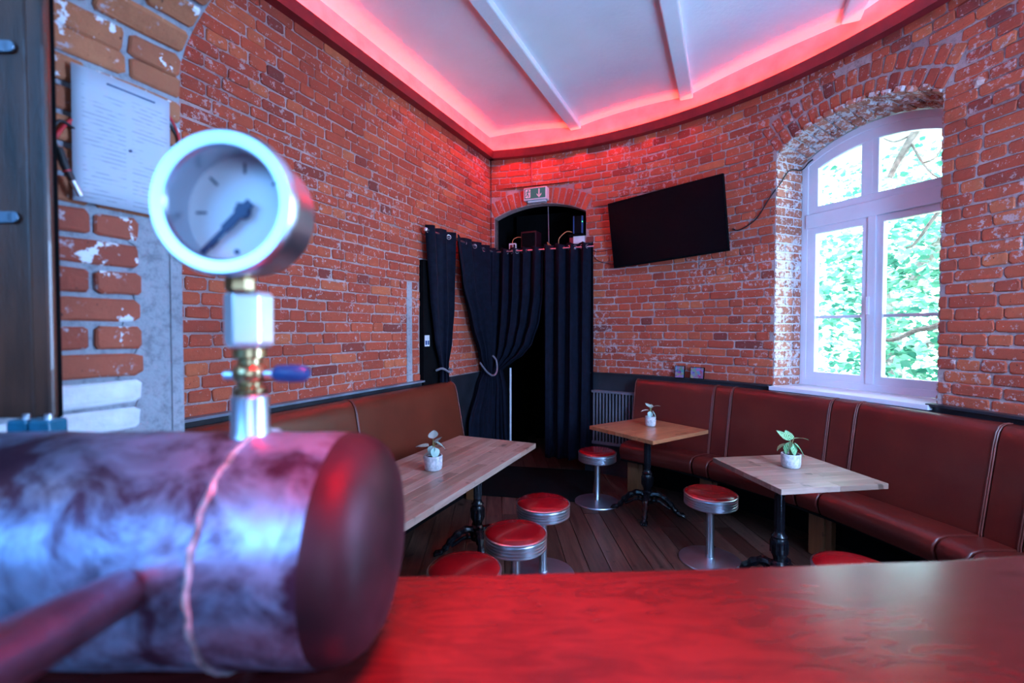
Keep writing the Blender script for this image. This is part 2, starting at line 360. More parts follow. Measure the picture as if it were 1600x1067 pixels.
def emit_bricks(lst, parent, mat, mat_s, limit=300):
    """lst of (pos, X, Y, Z, L, H, extra_out); nearest seen ones become objects, the rest one mesh"""
    rnd = random.Random(len(lst))
    def key(b):
        p = b[0]; d2 = (Vector(p)-Vector((0, 0, EYE))).length_squared
        return -seen(p)*b[4]*b[5]/d2
    lst.sort(key=key); sm, hm = variant_meshes(mat); bulk = MB()
    for i, (p, X, Y, Z, L, H, pr) in enumerate(lst):
        k = rnd.randrange(14); long = L > .17; fl = rnd.choice((-1, 1))
        m4 = bmatrix(Vector(p)-Vector(Y)*pr, X, Y, Z, L/(.25 if long else .12), 1, H/.065)
        if i < limit:
            o = bpy.data.objects.new('brick', (sm if long else hm)[k]); COL.objects.link(o); o.matrix_world = m4; o.parent = parent
        else:
            v = (SV if long else HV)[k]; bulk.add([m4 @ Vector(q) for q in v.v], v.f, rnd.random())
    if bulk.v: tag(bulk.build('brickwork', mat_s, parent, attr=True), kind='stuff')
def lay(frame, u0, u1, z0, z1, allowed, course=.077, joint=.0095, seed=1, jit=.003):
    rnd = random.Random(seed); out = []; z = z0; ci = 0
    while z+course*.6 < z1:
        zc = z+course/2
        for (a, b_) in allowed(z+.028):
            a = max(a, u0); b_ = min(b_, u1)
            if b_-a < .03: continue
            u = u0+(rnd.uniform(-.02, .02)+(0 if ci % 2 else -.065)); st = ci % 2 == 0
            while u < b_:
                L = (.25 if (st if rnd.random() > .12 else not st) else .12)*rnd.uniform(.95, 1.04)
                x0 = max(u, a); x1 = min(u+L, b_)
                if x1-x0 > .028:
                    p, t, o = frame((x0+x1)/2); tilt = rnd.uniform(-.012, .012)
                    X = Vector((t.x, t.y, math.tan(tilt))).normalized(); Y = Vector((o.x, o.y, 0)); Z = X.cross(Y)
                    out.append((Vector((p.x, p.y, zc+rnd.uniform(-jit, jit))), X, Y, Z, x1-x0, course-joint+rnd.uniform(-.004, .003), rnd.uniform(-.003, .004)))
                u += L+joint
        z += course; ci += 1
    return out
def wall_sheet(name, frame, u0, u1, step, hole, mat, z0=-.06, z1=WTOP, extra=()):
    """backing sheet in columns; hole(u) -> list of (za, zb) openings"""
    us = sorted(set([u0+i*step for i in range(int((u1-u0)/step)+1)]+[u1]+list(extra))); mb = MB()
    us = [u for i, u in enumerate(us) if i == 0 or u-us[i-1] > 1e-5]
    for a, b_ in zip(us, us[1:]):
        ha = hole((a+b_)/2); pa = frame(a)[0]; pb = frame(b_)[0]
        if ha is None: segs = [((z0, z0), (z1, z1))]
        else:
            e = 1e-4; h0 = hole(a+e) or ha; h1 = hole(b_-e) or ha
            segs = [((z0, z0), (h0[0], h1[0])), ((h0[1], h1[1]), (z1, z1))]
        for (q0, q1), (q2, q3) in segs:
            if q2-q0 < 1e-4 and q3-q1 < 1e-4: continue
            mb.add([(pa.x, pa.y, q0), (pb.x, pb.y, q1), (pb.x, pb.y, q3), (pa.x, pa.y, q2)], [(0, 1, 2, 3)])
    return struct(mb.build(name, mat))
class Arch:
    def __init__(s, u0, u1, zs, rise, zb=0.):
        s.u0, s.u1, s.zs, s.rise, s.zb = u0, u1, zs, rise, zb; s.a = (u1-u0)/2; s.uc = (u0+u1)/2
        s.r = (s.a**2+rise**2)/(2*rise); s.zc = zs+rise-s.r; s.half = math.asin(s.a/s.r)
    def top(s, u, ring=0.):
        d = abs(u-s.uc); r = s.r+ring
        return s.zc+math.sqrt(max(r*r-d*d, 0))
    def inside(s, u): return s.u0 < u < s.u1
    def cut(s, z, ring):
        """u-interval blocked at height z"""
        if z < s.zb: return None
        if z < s.zs: return (s.u0-.006, s.u1+.006)
        r = s.r+ring; h = z-s.zc
        if h >= r: return None
        d = math.sqrt(r*r-h*h); d = min(d, s.a+max(0, z-s.zs)*math.tan(s.half))
        return (s.uc-d-.008, s.uc+d+.008)
    def voussoirs(s, frame, ring0, ring1, wdt, seed=3):
        rnd = random.Random(seed); rm = s.r+ring0; n = max(3, round(2*s.half*rm/wdt)); out = []
        for i in range(n):
            th = -s.half+(i+.5)*2*s.half/n; rr = s.r+(ring0+ring1)/2
            u = s.uc+rr*math.sin(th); z = s.zc+rr*math.cos(th); p, t, o = frame(u)
            Y = Vector((o.x, o.y, 0)); T = Vector((t.x, t.y, 0)); Zh = Vector((0, 0, 1))
            X = T*math.sin(th)+Zh*math.cos(th); Z = X.cross(Y)
            out.append((Vector((p.x, p.y, z)), X, Y, Z, ring1-ring0-.012+rnd.uniform(-.006, .004), 2*s.half*rm/n-.010, rnd.uniform(-.002, .004)))
        return out
def allowed_fn(arches, rings, lo=-99, hi=99):
    def f(z):
        iv = [(lo, hi)]
        for a, r in zip(arches, rings):
            c = a.cut(z, r)
            if not c: continue
            nv = []
            for p, q in iv:
                if c[1] <= p or c[0] >= q: nv.append((p, q)); continue
                if c[0] > p: nv.append((p, c[0]))
                if c[1] < q: nv.append((c[1], q))
            iv = nv
        return iv
    return f

# ------------------------------------------------------------------ floor
fl = MB(); fl.grid(lambda a, b_: (-6+11*a, -4+13*b_, -.02), 4, 4); floor = struct(fl.build('floor', 'black'))
rp = random.Random(11); PA = R_(2.2)
def plank_mesh(L, W_, seed):
    r = random.Random(seed); mb = MB(); mb.box((0, 0, 0), (W_, L, .02)); return mb
pm = {}
def in_room(x, y):
    return (Vector((x, y))-C).length < RAD+.35 and (Vector((x, y))-CO).dot(Pn) > -.35 and y < 5.9
for i in range(-26, 30):
    x0 = i*.142; y = -3.2+rp.uniform(0, 1.5)
    while y < 5.6:
        L = rp.choice((1.4, 1.8, 2.2, 2.6))
        xm, ym = x0+.0, y+L/2
        X = xm*math.cos(PA)-ym*math.sin(PA)*-1*0+xm*0; X = xm-math.tan(PA)*ym
        if y > -1 and X > -2.7 and (in_room(X, y) or in_room(X, y+L)) and y+L > .6:
            if L not in pm: mb = plank_mesh(L-.004, .137, int(L*10)); pm[L] = mb.mesh('plank', M['floor'])
            o = bpy.data.objects.new('plank', pm[L]); COL.objects.link(o); o.location = (X, ym, -.01+rp.uniform(-.0015, .0015)); o.rotation_euler = (0, 0, PA); o.parent = floor
        y += L
# ------------------------------------------------------------------ left wall
U_D0, U_D1 = -1.46, -1.0
la = wall_sheet('wall_left', fr_left, -8.2, 0, .5, lambda u: None, 'mortar')
emit_bricks(lay(fr_left, -4.33, 0, ZD, 3.66, lambda z: [(-99, U_D0-.0), (U_D1, 0)] if z < 2.27 else [(-99, 0)], seed=5), la, 'brick', 'brick_s')
# ------------------------------------------------------------------ right (curved) wall with doorway and window
AD = Arch(U(11.3), U(28.1), 2.95, .14, 0.0)
AW = Arch(U(57.45), U(74.75), 3.115, .165, ZD)
def hole(u):
    if AD.inside(u): return (-.06, AD.top(u))
    if AW.inside(u): return (ZD, AW.top(u))
    return None
ra = wall_sheet('wall_right', fr_right, U(10.4), U(128), .06, hole, 'mortar', extra=(AD.u0, AD.u1, AW.u0, AW.u1))
lst = lay(fr_right, U(10.4), U(100), ZD, 3.66, allowed_fn([AD, AW], [.20, .26], U(10.4), U(100)), seed=9)
lst += AD.voussoirs(fr_right, .0, .19, .075, 4)
lst += AW.voussoirs(fr_right, .0, .125, .078, 5)+AW.voussoirs(fr_right, .13, .255, .078, 6)
emit_bricks(lst, ra, 'brick', 'brick_s')
# plaster above the trim (cove wall, red LED glow partly in its colour)
def band(name, frame, u0, u1, step, z0, z1, off, mat, parent=None, thick=None):
    mb = MB(); n = max(1, int(abs(u1-u0)/step))
    for i in range(n):
        a = u0+(u1-u0)*i/n; b_ = u0+(u1-u0)*(i+1)/n; (pa, _, oa), (pb, _, ob) = frame(a), frame(b_)
        t0 = off; t1 = off+(thick or 0)
        A0 = pa-oa*t0; B0 = pb-ob*t0; A1 = pa-oa*t1; B1 = pb-ob*t1
        if thick:
            vs = [(A0.x, A0.y, z0), (B0.x, B0.y, z0), (B1.x, B1.y, z0), (A1.x, A1.y, z0), (A0.x, A0.y, z1), (B0.x, B0.y, z1), (B1.x, B1.y, z1), (A1.x, A1.y, z1)]
            fs = [(0, 1, 2, 3), (7, 6, 5, 4), (3, 2, 6, 7), (1, 0, 4, 5)]
            if i == 0: fs.append((0, 3, 7, 4))
            if i == n-1: fs.append((1, 5, 6, 2))
            mb.add(vs, fs)
        else: mb.add([(A0.x, A0.y, z0), (B0.x, B0.y, z0), (B0.x, B0.y, z1), (A0.x, A0.y, z1)], [(0, 1, 2, 3)])
    return mb.build(name, mat, parent)
band('glow_tinted_cove_plaster', fr_left, -5.6, 0, .5, 3.655, WTOP, .012, 'cove', la)
band('glow_tinted_cove_plaster', fr_right, U(10.4), U(128), .1, 3.655, WTOP, .012, 'cove', ra)
# trim boards with LED strips behind
t1 = struct(band('trim_1', fr_left, -5.6, -.055, .5, 3.645, 3.735, .065, 'red_trim', None, .02))
band('trim_bottom', fr_left, -5.6, -.02, .5, 3.645, 3.655, .010, 'red_trim', t1, .056)
t2 = struct(band('trim_2', fr_right, U(10.9), U(126), .1, 3.645, 3.735, .065, 'red_trim', None, .02))
band('trim_bottom', fr_right, U(10.5), U(126), .1, 3.645, 3.655, .010, 'red_trim', t2, .056)
lo_ = band('led_strip', fr_left, -4.30, -.08, .5, 3.705, 3.709, .045, 'led', None, .011); tag(lo_, 'glowing red LED strip hidden behind the red trim on the left brick wall', 'light strip')
lo_ = band('led_strip', fr_right, U(12), U(112), .15, 3.705, 3.709, .045, 'led', None, .011); tag(lo_, 'glowing red LED strip hidden behind the red trim on the curved window wall', 'light strip')
# dado (painted lower wall) with ledge
def hole_seg(segs, name, frame, step, off, z1):
    for i, (a, b_) in enumerate(segs):
        o = struct(band(name % (i+1), frame, a, b_, step, 0, z1, 0.001, 'dado', None, off)); yield o
for o in hole_seg([(-5.6, U_D0-.01), (-.95, -.02)], 'baseboard_left_%d', fr_left, .5, .035, ZD-.004): pass
for o in hole_seg([(U(28.3), U(57.3)), (U(57.3), U(74.9)), (U(74.9), U(105))], 'baseboard_right_%d', fr_right, .1, .035, ZD-.004): pass
struct(band('trim_3', fr_left, -5.6, U_D0-.01, .5, ZD-.004, ZD+.012, .002, 'dadotop', None, .07))
struct(band('trim_4', fr_right, U(28.3), U(57.2), .1, ZD-.004, ZD+.01, .002, 'dado', None, .06))
struct(band('trim_5', fr_right, U(74.4), U(105), .1, ZD-.004, ZD+.012, .002, 'dado', None, .07))
# grey plaster chase on left wall
band('plaster_patch', fr_left, -1.66, -1.585, .1, ZD+.01, 2.04, .002, 'mortar_g', la, .012)
# stone chip in the wall right of the window
mb = MB(); mb.lathe([(.0, -.03), (.030, -.025), (.042, 0), (.034, .02), (.012, .032), (0, .034)], (0, 0, 0), 9, 'Z', False)
rr_ = random.Random(4); mb.v = [(x*rr_.uniform(.8, 1.2), y*rr_.uniform(.8, 1.2), z*rr_.uniform(.9, 1.5)) for x, y, z in mb.v]
o = mb.build('stone_chip', 'stonechip', ra); o.location = RW(77.5, 3.07, -.018)

# ------------------------------------------------------------------ doorway alcove behind the curtains
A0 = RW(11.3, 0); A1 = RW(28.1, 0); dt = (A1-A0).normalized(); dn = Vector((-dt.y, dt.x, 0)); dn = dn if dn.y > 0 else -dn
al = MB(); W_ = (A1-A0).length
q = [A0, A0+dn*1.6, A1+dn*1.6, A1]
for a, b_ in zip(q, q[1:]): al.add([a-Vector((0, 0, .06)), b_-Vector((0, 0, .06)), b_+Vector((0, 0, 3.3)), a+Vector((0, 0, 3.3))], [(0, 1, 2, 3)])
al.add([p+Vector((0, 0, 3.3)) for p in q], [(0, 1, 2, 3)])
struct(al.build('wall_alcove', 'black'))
mb = MB()      # thick soffit of the brick arch
n = 20
for i in range(n):
    ua = AD.u0+(AD.u1-AD.u0)*i/n; ub = AD.u0+(AD.u1-AD.u0)*(i+1)/n; pa = fr_right(ua)[0]; pb = fr_right(ub)[0]; za, zb = AD.top(ua), AD.top(ub); ex = dn*.12
    mb.add([(pa.x, pa.y, za), (pb.x, pb.y, zb), (pb.x+ex.x, pb.y+ex.y, zb), (pa.x+ex.x, pa.y+ex.y, za)], [(0, 1, 2, 3)])
    mb.add([(pa.x+ex.x, pa.y+ex.y, za), (pb.x+ex.x, pb.y+ex.y, zb), (pb.x+ex.x, pb.y+ex.y, 3.3), (pa.x+ex.x, pa.y+ex.y, 3.3)], [(0, 1, 2, 3)])
mb.build('soffit', 'mortar', ra)
for uu, sg in ((AD.u0, 1), (AD.u1, -1)):
    p = fr_right(uu)[0]; mb = MB(); mb.add([(p.x, p.y, 0), (p.x+dn.x*.12, p.y+dn.y*.12, 0), (p.x+dn.x*.12, p.y+dn.y*.12, 2.96), (p.x, p.y, 2.96)], [(0, 1, 2, 3)]); mb.build('door_jamb', 'mortar', ra)
def DC(a, z, off=0.):      # point on the doorway chord, a metres from its left curtain end
    E = RW(10.8, 0, .1); t = (RW(29.8, 0, .1)-E).normalized(); nn = Vector((t.y, -t.x, 0)); nn = nn if nn.y < 0 else -nn
    p = E+t*a+nn*off; return Vector((p.x, p.y, z))
dang = math.atan2(dt.y, dt.x)
# black shelf over the doorway, carrying the devices
sh = MB(); sh.box((0, 0, 0), (W_-.02, .50, .03)); o = sh.build('shelf', 'black', bevel=.004); o.location = DC(.62, 2.44, -.42); o.rotation_euler = (0, 0, dang)
tag(o, 'black wooden shelf across the doorway behind the curtain rod', 'shelf')
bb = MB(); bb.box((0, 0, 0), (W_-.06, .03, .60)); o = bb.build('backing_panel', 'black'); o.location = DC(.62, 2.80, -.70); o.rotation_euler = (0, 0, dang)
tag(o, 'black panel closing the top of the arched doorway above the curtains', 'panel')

# ------------------------------------------------------------------ window reveal, frame, sill
WA = RW(57.45, 0); WB = RW(74.75, 0); wt = (WB-WA).normalized(); wn = Vector((-wt.y, wt.x, 0)); wn = wn if wn.x > 0 else -wn
WL = (WB-WA).length; DEP = .34
def WP(a, z, off=0.): p = WA+wt*a+wn*(DEP+off); return Vector((p.x, p.y, z))
FA = Arch(0, WL, 3.045, .165, ZD)
mb = MB(); n = 20                              # reveal soffit and jambs
for i in range(n):
    a, b_ = i/n, (i+1)/n; ua = AW.u0+(AW.u1-AW.u0)*a; ub = AW.u0+(AW.u1-AW.u0)*b_; pa = fr_right(ua)[0]; pb = fr_right(ub)[0]
    za, zb = AW.top(ua), AW.top(ub); qa = WP(a*WL, FA.top(a*WL)+.004, .10); qb = WP(b_*WL, FA.top(b_*WL)+.004, .10)
    mb.add([(pa.x, pa.y, za), (pb.x, pb.y, zb), qb, qa], [(0, 1, 2, 3)])
mb.build('window_soffit', 'mortar_w', ra)
for uu, aa in ((AW.u0, 0), (AW.u1, WL)):
    p = fr_right(uu)[0]; g = WP(aa, 0, .10); mb = MB(); mb.add([(p.x, p.y, ZD), (g.x, g.y, ZD), (g.x, g.y, 3.12), (p.x, p.y, 3.12)], [(0, 1, 2, 3)]); mb.build('window_jamb', 'mortar_w', ra)
jb = []
rj = random.Random(21); z = ZD; ci = 0
while z < 3.08:
    x = 0
    for L in ((.115, .20) if ci % 2 else (.22, .095)):
        for side in (0, 1):
            if side == 0: base = WA+wn*(x+L/2); X = wn; Y = -wt
            else: base = WB+wn*(x+L/2); X = -wn; Y = wt
            jb.append((Vector((base.x, base.y, z+.038)), X, Y, Vector((0, 0, 1)), L, .066, rj.uniform(-.002, .002)))
        x += L+.01
    z += .077; ci += 1
N = 15
for i in range(N):
    th = -AW.half+(i+.5)*2*AW.half/N; r0 = AW.r
    x = 0
    for L in ((.115, .20) if i % 2 else (.22, .095)):
        f_ = (x+L/2)/DEP; zr = (AW.zc+r0*math.cos(th))*(1-f_)+(AW.zc-.07+r0*math.cos(th))*f_
        a = WL/2+r0*math.sin(th); p = WA+wt*a+wn*(x+L/2)
        bulge = max(0, (RAD-math.sqrt(max(RAD**2-(WL/2)**2, 0)))*(1-((a-WL/2)/(WL/2))**2)) if x == 0 else 0
        Y = wt*math.sin(th)+Vector((0, 0, 1))*math.cos(th); X = Vector(wn); X.z = -.07/DEP; X.normalize(); Z = X.cross(Y)
        jb.append((Vector((p.x, p.y, zr))+wn*bulge*.2, X, Y.normalized(), Z, L, 2*AW.half*r0/N-.012, 0)); x += L+.01
emit_bricks(jb, ra, 'brick_j', 'brick_j', 400)
mb = MB(); p0 = WA; p1 = WB
pts = [WP(0, 0, .0), WP(WL, 0, .0)]+[RW(74.75-(17.3)*i/10, 0, .08) for i in range(11)]
mb.prism([(p.x, p.y, 0) for p in pts], Vector((0, 0, ZD-.03)), Vector((0, 0, ZD+.004))); sill = struct(mb.build('trim_6', 'pvc', bevel=.004))
# window frame
win = empty('window_1', WP(WL/2, ZD)); struct(win)
def inv(o):
    o.parent = win; o.matrix_parent_inverse = Matrix.Translation(-Vector(win.location)); return o
def wbar(name, a0, a1, z0, z1, o0, o1, mat='pvc', bev=.006):
    mb = MB(); mb.prism([WP(a0, z0, o0), WP(a1, z0, o0), WP(a1, z1, o0), WP(a0, z1, o0)], Vector((0, 0, 0)), wn*(o1-o0)); return inv(mb.build(name, mat, bevel=bev))
def ring(name, a0, a1, z0, fin, fout, tin, o0, o1, top_in, top_out, mat='pvc'):
    pass
def arched_frame(name, a0, a1, z0, top, wd, o0, o1, mat='pvc'):
    """closed frame: inner/outer loops; top(a) gives outer height"""
    n = 14; outer = [(a0, z0), (a1, z0)]+[(a1+(a0-a1)*i/n, top(a1+(a0-a1)*i/n)) for i in range(n+1)]
    b0, b1 = a0+wd, a1-wd
    inner = [(b0, z0+wd), (b1, z0+wd)]+[(b1+(b0-b1)*i/n, top(b1+(b0-b1)*i/n)-wd) for i in range(n+1)]
    k = len(outer); vs = [WP(a, z, o0) for a, z in outer]+[WP(a, z, o0) for a, z in inner]+[WP(a, z, o1) for a, z in outer]+[WP(a, z, o1) for a, z in inner]; fs = []
    for i in range(k):
        j = (i+1) % k
        fs += [(i, j, j+k, i+k), (i+2*k, i+3*k, j+3*k, j+2*k), (i+k, j+k, j+3*k, i+3*k), (i, i+2*k, j+2*k, j)]
    mb = MB(); mb.add(vs, fs); return inv(mb.build(name, mat, bevel=.004))
T_ = lambda a: FA.top(a)
arched_frame('frame', .004, WL-.004, ZD+.005, T_, .055, -.015, .07)
wbar('transom', .05, WL-.05, 2.48, 2.60, -.03, .05)
T2 = lambda a: FA.top(a)-.05
def sash(a0, a1, z0, top, wd):
    f_ = arched_frame('sash', a0, a1, z0, top, wd, -.005, .045); return f_
sash(.055, WL/2-.012, 2.575, T2, .082); sash(WL/2+.012, WL-.055, 2.575, T2, .082) if False else None
arched_frame('fanlight_sash', .055, WL-.055, 2.575, T2, .085, -.008, .045)
wbar('mullion', WL/2-.028, WL/2+.028, 2.64, FA.top(WL/2)-.11, -.004, .04)
for a0, a1 in ((.055, WL/2), (WL/2, WL-.055)):
    sz = lambda a: 2.50
    arched_frame('sash', a0+.002, a1-.002, ZD+.05, sz, .072, -.012, .045)
wbar('centre_cover', WL/2-.03, WL/2+.03, ZD+.06, 2.49, -.026, -.010)
wbar('sash_bar', .12, WL/2-.07, 1.70, 1.725, .012, .03); wbar('sash_bar', WL/2+.07, WL-.12, 1.70, 1.725, .012, .03)
wbar('window_handle', WL/2-.012, WL/2+.012, 1.72, 1.86, -.07, -.05, 'pvc', .004)
wbar('pane', .12, WL/2-.06, 1.23, 2.44, .018, .024, 'glass', 0); wbar('pane', WL/2+.06, WL-.12, 1.23, 2.44, .018, .024, 'glass', 0)
n = 10
for a0, a1 in ((.13, WL/2-.02), (WL/2+.02, WL-.13)):
    mb = MB(); pl = [WP(a0, 2.65, .018), WP(a1, 2.65, .018)]+[WP(a1+(a0-a1)*i/n, FA.top(a1+(a0-a1)*i/n)-.13, .018) for i in range(n+1)]
    mb.prism(pl, Vector((0, 0, 0)), wn*.006); inv(mb.build('pane', 'glass'))
# ------------------------------------------------------------------ ceiling: shallow vaults between flat beams
B0 = Vector((-.145, 3.478)); SP = 1.19; HB = .06
def cz(off):       # off: distance from beam 1 centre along Pn
    k = math.floor(off/SP); f_ = (off-k*SP)/SP; x = abs(f_-.5)*2; return 3.90+.055*(1-x*x)
mb = MB(); NU = 150; NV = 10; U0, U1 = -1.6, 4.4
for i in range(NU):
    for j in range(NV):
        o_ = [U0+(U1-U0)*(i+a)/NU for a in (0, 1)]; v_ = [-4+7.5*(j+b_)/NV for b_ in (0, 1)]
        q = []
        for oo, vv in ((0, 0), (1, 0), (1, 1), (0, 1)):
            p = B0+Pn*o_[oo]+D*v_[vv]; q.append((p.x, p.y, cz(o_[oo])))
        mb.add(q, [(0, 1, 2, 3)])
ceil = struct(mb.build('ceiling', 'plaster', smooth=True))
for i, o_ in enumerate((0, SP, 2*SP, 3*SP)):
    c0 = B0+Pn*o_
    # stop each beam at the curved wall
    k = 0
    while ((c0+D*k)-C).length < RAD-.05 and (c0+D*k-CO).dot(D) < 3: k += .02
    mb = MB(); L = k+2.2; mid = c0+D*(k-L/2)
    mb.box((mid.x, mid.y, 3.895), (L, .125, .07), math.atan2(D.y, D.x)); mb.build('beam', 'plaster', ceil, bevel=.012)
# roof slab and outer shell keep the daylight out except through the window
mb = MB(); mb.add([(-7, -6, 4.3), (6, -6, 4.3), (6, 9, 4.3), (-7, 9, 4.3)], [(0, 1, 2, 3)]); struct(mb.build('ceiling_slab', 'plaster'))
mb = MB(); q = [(-4.6, -3.2), (-4.6, -3.3), (3.2, -3.3), (3.2, .4)]
lw_end = LW(-8.2, 0); q = [(lw_end.x, lw_end.y), (lw_end.x+.2, -3.3), (3.2, -3.3), (3.2, 0.2), (RW(128, 0).x, RW(128, 0).y)]
for a, b_ in zip(q, q[1:]): mb.add([(*a, 0), (*b_, 0), (*b_, 4.3), (*a, 4.3)], [(0, 1, 2, 3)])
struct(mb.build('wall_bar_room', plain('bar_room_paint', (.10, .05, .05), .8)))

# ------------------------------------------------------------------ thick partition with flat arch (foreground left pier)
J = Vector((-.888, 1.27)); TH = .36
def JP(s, z, off=0., d_=0.):   # s along D from the pier corner, off along Pn
    p = J+D*s+Pn*off; return Vector((p.x, p.y, z))
def arch_z(s): s = min(max(s, 0), 3.0); return 2.26+.42*math.sqrt(max(0, 1-((1.5-s)/1.5)**2))
mb = MB(); svals = [0, .01, .03, .06, .1, .16, .24, .35, .5, .7, .9, 1.2, 1.5, 1.8, 2.1, 2.4, 2.65, 2.8, 2.9, 2.97, 3.0]
for dd in (0, -TH):
    for a, b_ in zip(svals, svals[1:]): mb.add([JP(dd, arch_z(a), a), JP(dd, arch_z(b_), b_), JP(dd, 4.1, b_), JP(dd, 4.1, a)], [(0, 1, 2, 3)])
    mb.add([JP(dd, 0, -1.35), JP(dd, 0, 0), JP(dd, 4.1, 0), JP(dd, 4.1, -1.35)], [(0, 1, 2, 3)])
    mb.add([JP(dd, 0, 3.0), JP(dd, 0, 3.6), JP(dd, 4.1, 3.6), JP(dd, 4.1, 3.0)], [(0, 1, 2, 3)])
for a, b_ in zip(svals, svals[1:]): mb.add([JP(0, arch_z(a), a), JP(0, arch_z(b_), b_), JP(-TH, arch_z(b_), b_), JP(-TH, arch_z(a), a)], [(0, 1, 2, 3)])
for a, za in ((0, arch_z(0)), (3.0, arch_z(3.0))): mb.add([JP(0, 0, a), JP(-TH, 0, a), JP(-TH, za, a), JP(0, za, a)], [(0, 1, 2, 3)])
pier = struct(mb.build('wall_partition', 'mortar_g'))
rj = random.Random(33); pb = []; wb = []
z = 1.146; ci = 0
while z < 2.24:
    h = .066 if z > 1.2 else .0733
    hi = .0 if z > 1.84 else -.105
    seq = ((.17, .10) if ci % 2 else (.09, .18)) if z < 1.86 else ((.20, .11) if ci % 2 else (.12, .21))
    x = hi
    if z < 1.48: seq = (.26,)
    for L in seq:
        Lr = L*rj.uniform(.95, 1.03); c = x-Lr/2; p = JP(c, z+h/2, .0)
        (wb if z < 1.48 else pb).append((p, Vector((D.x, D.y, 0)), Vector((-Pn.x, -Pn.y, 0)), Vector((0, 0, 1)), Lr, h-.012, rj.uniform(-.001, .006))); x -= Lr+.012
    z += h; ci += 1
for k in range(26):          # soffit bricks, headers and stretchers running through the thickness
    s = 0; 
    acc = 0
# walk along the arch curve
s = .004; path = []
pz = [(a/400*3.0, arch_z(a/400*3.0)) for a in range(401)]
cum = 0; nxt = .036; kk = 0
for (s0, z0_), (s1, z1_) in zip(pz, pz[1:]):
    l = math.hypot(s1-s0, z1_-z0_)
    while cum+l > nxt and kk < 30:
        f_ = (nxt-cum)/l; sm_ = s0+(s1-s0)*f_; zm = z0_+(z1_-z0_)*f_; tx, tz = (s1-s0)/l, (z1_-z0_)/l
        Z = Vector((Pn.x*tx, Pn.y*tx, tz)); X = Vector((D.x, D.y, 0)); Y = Z.cross(X)
        x = -.002
        for L in ((.20, .13) if kk % 2 else (.12, .21)):
            p = JP(x-L/2, zm, sm_); pb.append((p, X, Y, Z, L-.006, .055, rj.uniform(-.001, .004))); x -= L+.006
        nxt += .067; kk += 1
    cum += l
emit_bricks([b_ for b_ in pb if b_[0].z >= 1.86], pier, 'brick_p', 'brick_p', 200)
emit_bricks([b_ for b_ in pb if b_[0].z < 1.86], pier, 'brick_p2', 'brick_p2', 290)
emit_bricks(wb, pier, 'brick_w', 'brick_w', 290)
# rough smear of render at the pier corner
mb = MB(); rr_ = random.Random(8); nz = 26
def smear(a, b_):
    z_ = 1.16+(.70)*b_; e = -.125+.02*math.sin(b_*37)+.012*math.sin(b_*91) if a < .01 else -.038+a*0
    s_ = e+(-.038-e)*a; p = JP(s_, z_, .004+.012*math.sin(min(a*4, 1)*PI/2)); return p
mb.grid(smear, 8, nz); mb.build('render_smear', 'mortar_g', pier, smooth=True)

# ------------------------------------------------------------------ benches
def profile_run(name, prof, pts_fn, mat, parent, smooth=False, bevel=.008):
    """extrude (off,z) profile between two ends; pts_fn(end, off, z) -> point"""
    k = len(prof); vs = [pts_fn(0, o_, z_) for o_, z_ in prof]+[pts_fn(1, o_, z_) for o_, z_ in prof]
    fs = [tuple(range(k)), tuple(range(k, 2*k))[::-1]]+[(i, i+k, (i+1) % k+k, (i+1) % k) for i in range(k)]
    mb = MB(); mb.add(vs, fs); return mb.build(name, mat, parent, bevel=bevel, smooth=True, seg=3)
BACK = [(.055, .46), (.26, .46), (.262, .50), (.235, .66), (.205, .84), (.180, .99), (.165, 1.045), (.145, 1.075), (.115, 1.09), (.075, 1.09), (.060, 1.075)]
SEAT = [(.06, .34), (.06, .465), (.20, .475), (.36, .492), (.47, .497), (.525, .485), (.555, .455), (.562, .42), (.55, .38), (.53, .34)]
def bench_segment(parent, pf, mat, pip, L):
    bk = profile_run('backrest', BACK, pf, mat, parent, bevel=.010)
    st = profile_run('seat', SEAT, pf, mat, parent, bevel=.010)
    for e in (0, 1):
        mb = MB(); mb.tube([pf(e, o_+.004, z_) for o_, z_ in BACK[1:10]], .0042, 6); mb.build('piping', pip, bk, smooth=True)
    if L > .4:
        mb = MB(); n = 4
        # soft creases across the cushion near the seams
        for e, sg in ((0, 1), (1, -1)):
            pass
M['piping'] = plain('piping_leather', (.19, .04, .03), .4)
rb = empty('bench', RW(60, 0, .3), label='oxblood red leather wall bench curving under the arched window', category='bench')
def inv2(o, par):
    o.matrix_parent_inverse = Matrix.Translation(-Vector(par.location)); return o
def fixall(par):
    for ch in bpy.data.objects:
        if ch.parent == par: inv2(ch, par)
segs = [(37.9, 50.5), (50.62, 53.1), (53.22, 65.8), (65.92, 68.7), (68.82, 81.2), (81.32, 84.1), (84.22, 97)]
for a, b_ in segs:
    a2, b2 = a+.03, b_-.03
    def pf(e, o_, z_, a2=a2, b2=b2): return RW(a2 if e == 0 else b2, z_, o_+.0)
    bench_segment(rb, pf, 'leather', 'piping', (b_-a)*.066)
for ph in (39.5, 51.8, 67.3, 82.7):
    for dp in (0, ):
        mb = MB(); p = RW(ph, .17, .40); mb.box(p, (.11, .09, .335), -R_(ph)); mb.build('leg', 'leg_wood', rb, bevel=.004)
        mb = MB(); p = RW(ph+1.1, .17, .40); mb.box(p, (.06, .05, .335), -R_(ph)); mb.build('leg', 'leg_wood', rb, bevel=.004)
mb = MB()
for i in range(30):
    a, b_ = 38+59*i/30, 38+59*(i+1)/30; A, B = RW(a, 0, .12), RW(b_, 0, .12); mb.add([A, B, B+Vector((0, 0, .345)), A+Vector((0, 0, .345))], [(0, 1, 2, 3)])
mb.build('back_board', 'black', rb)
mb = MB()
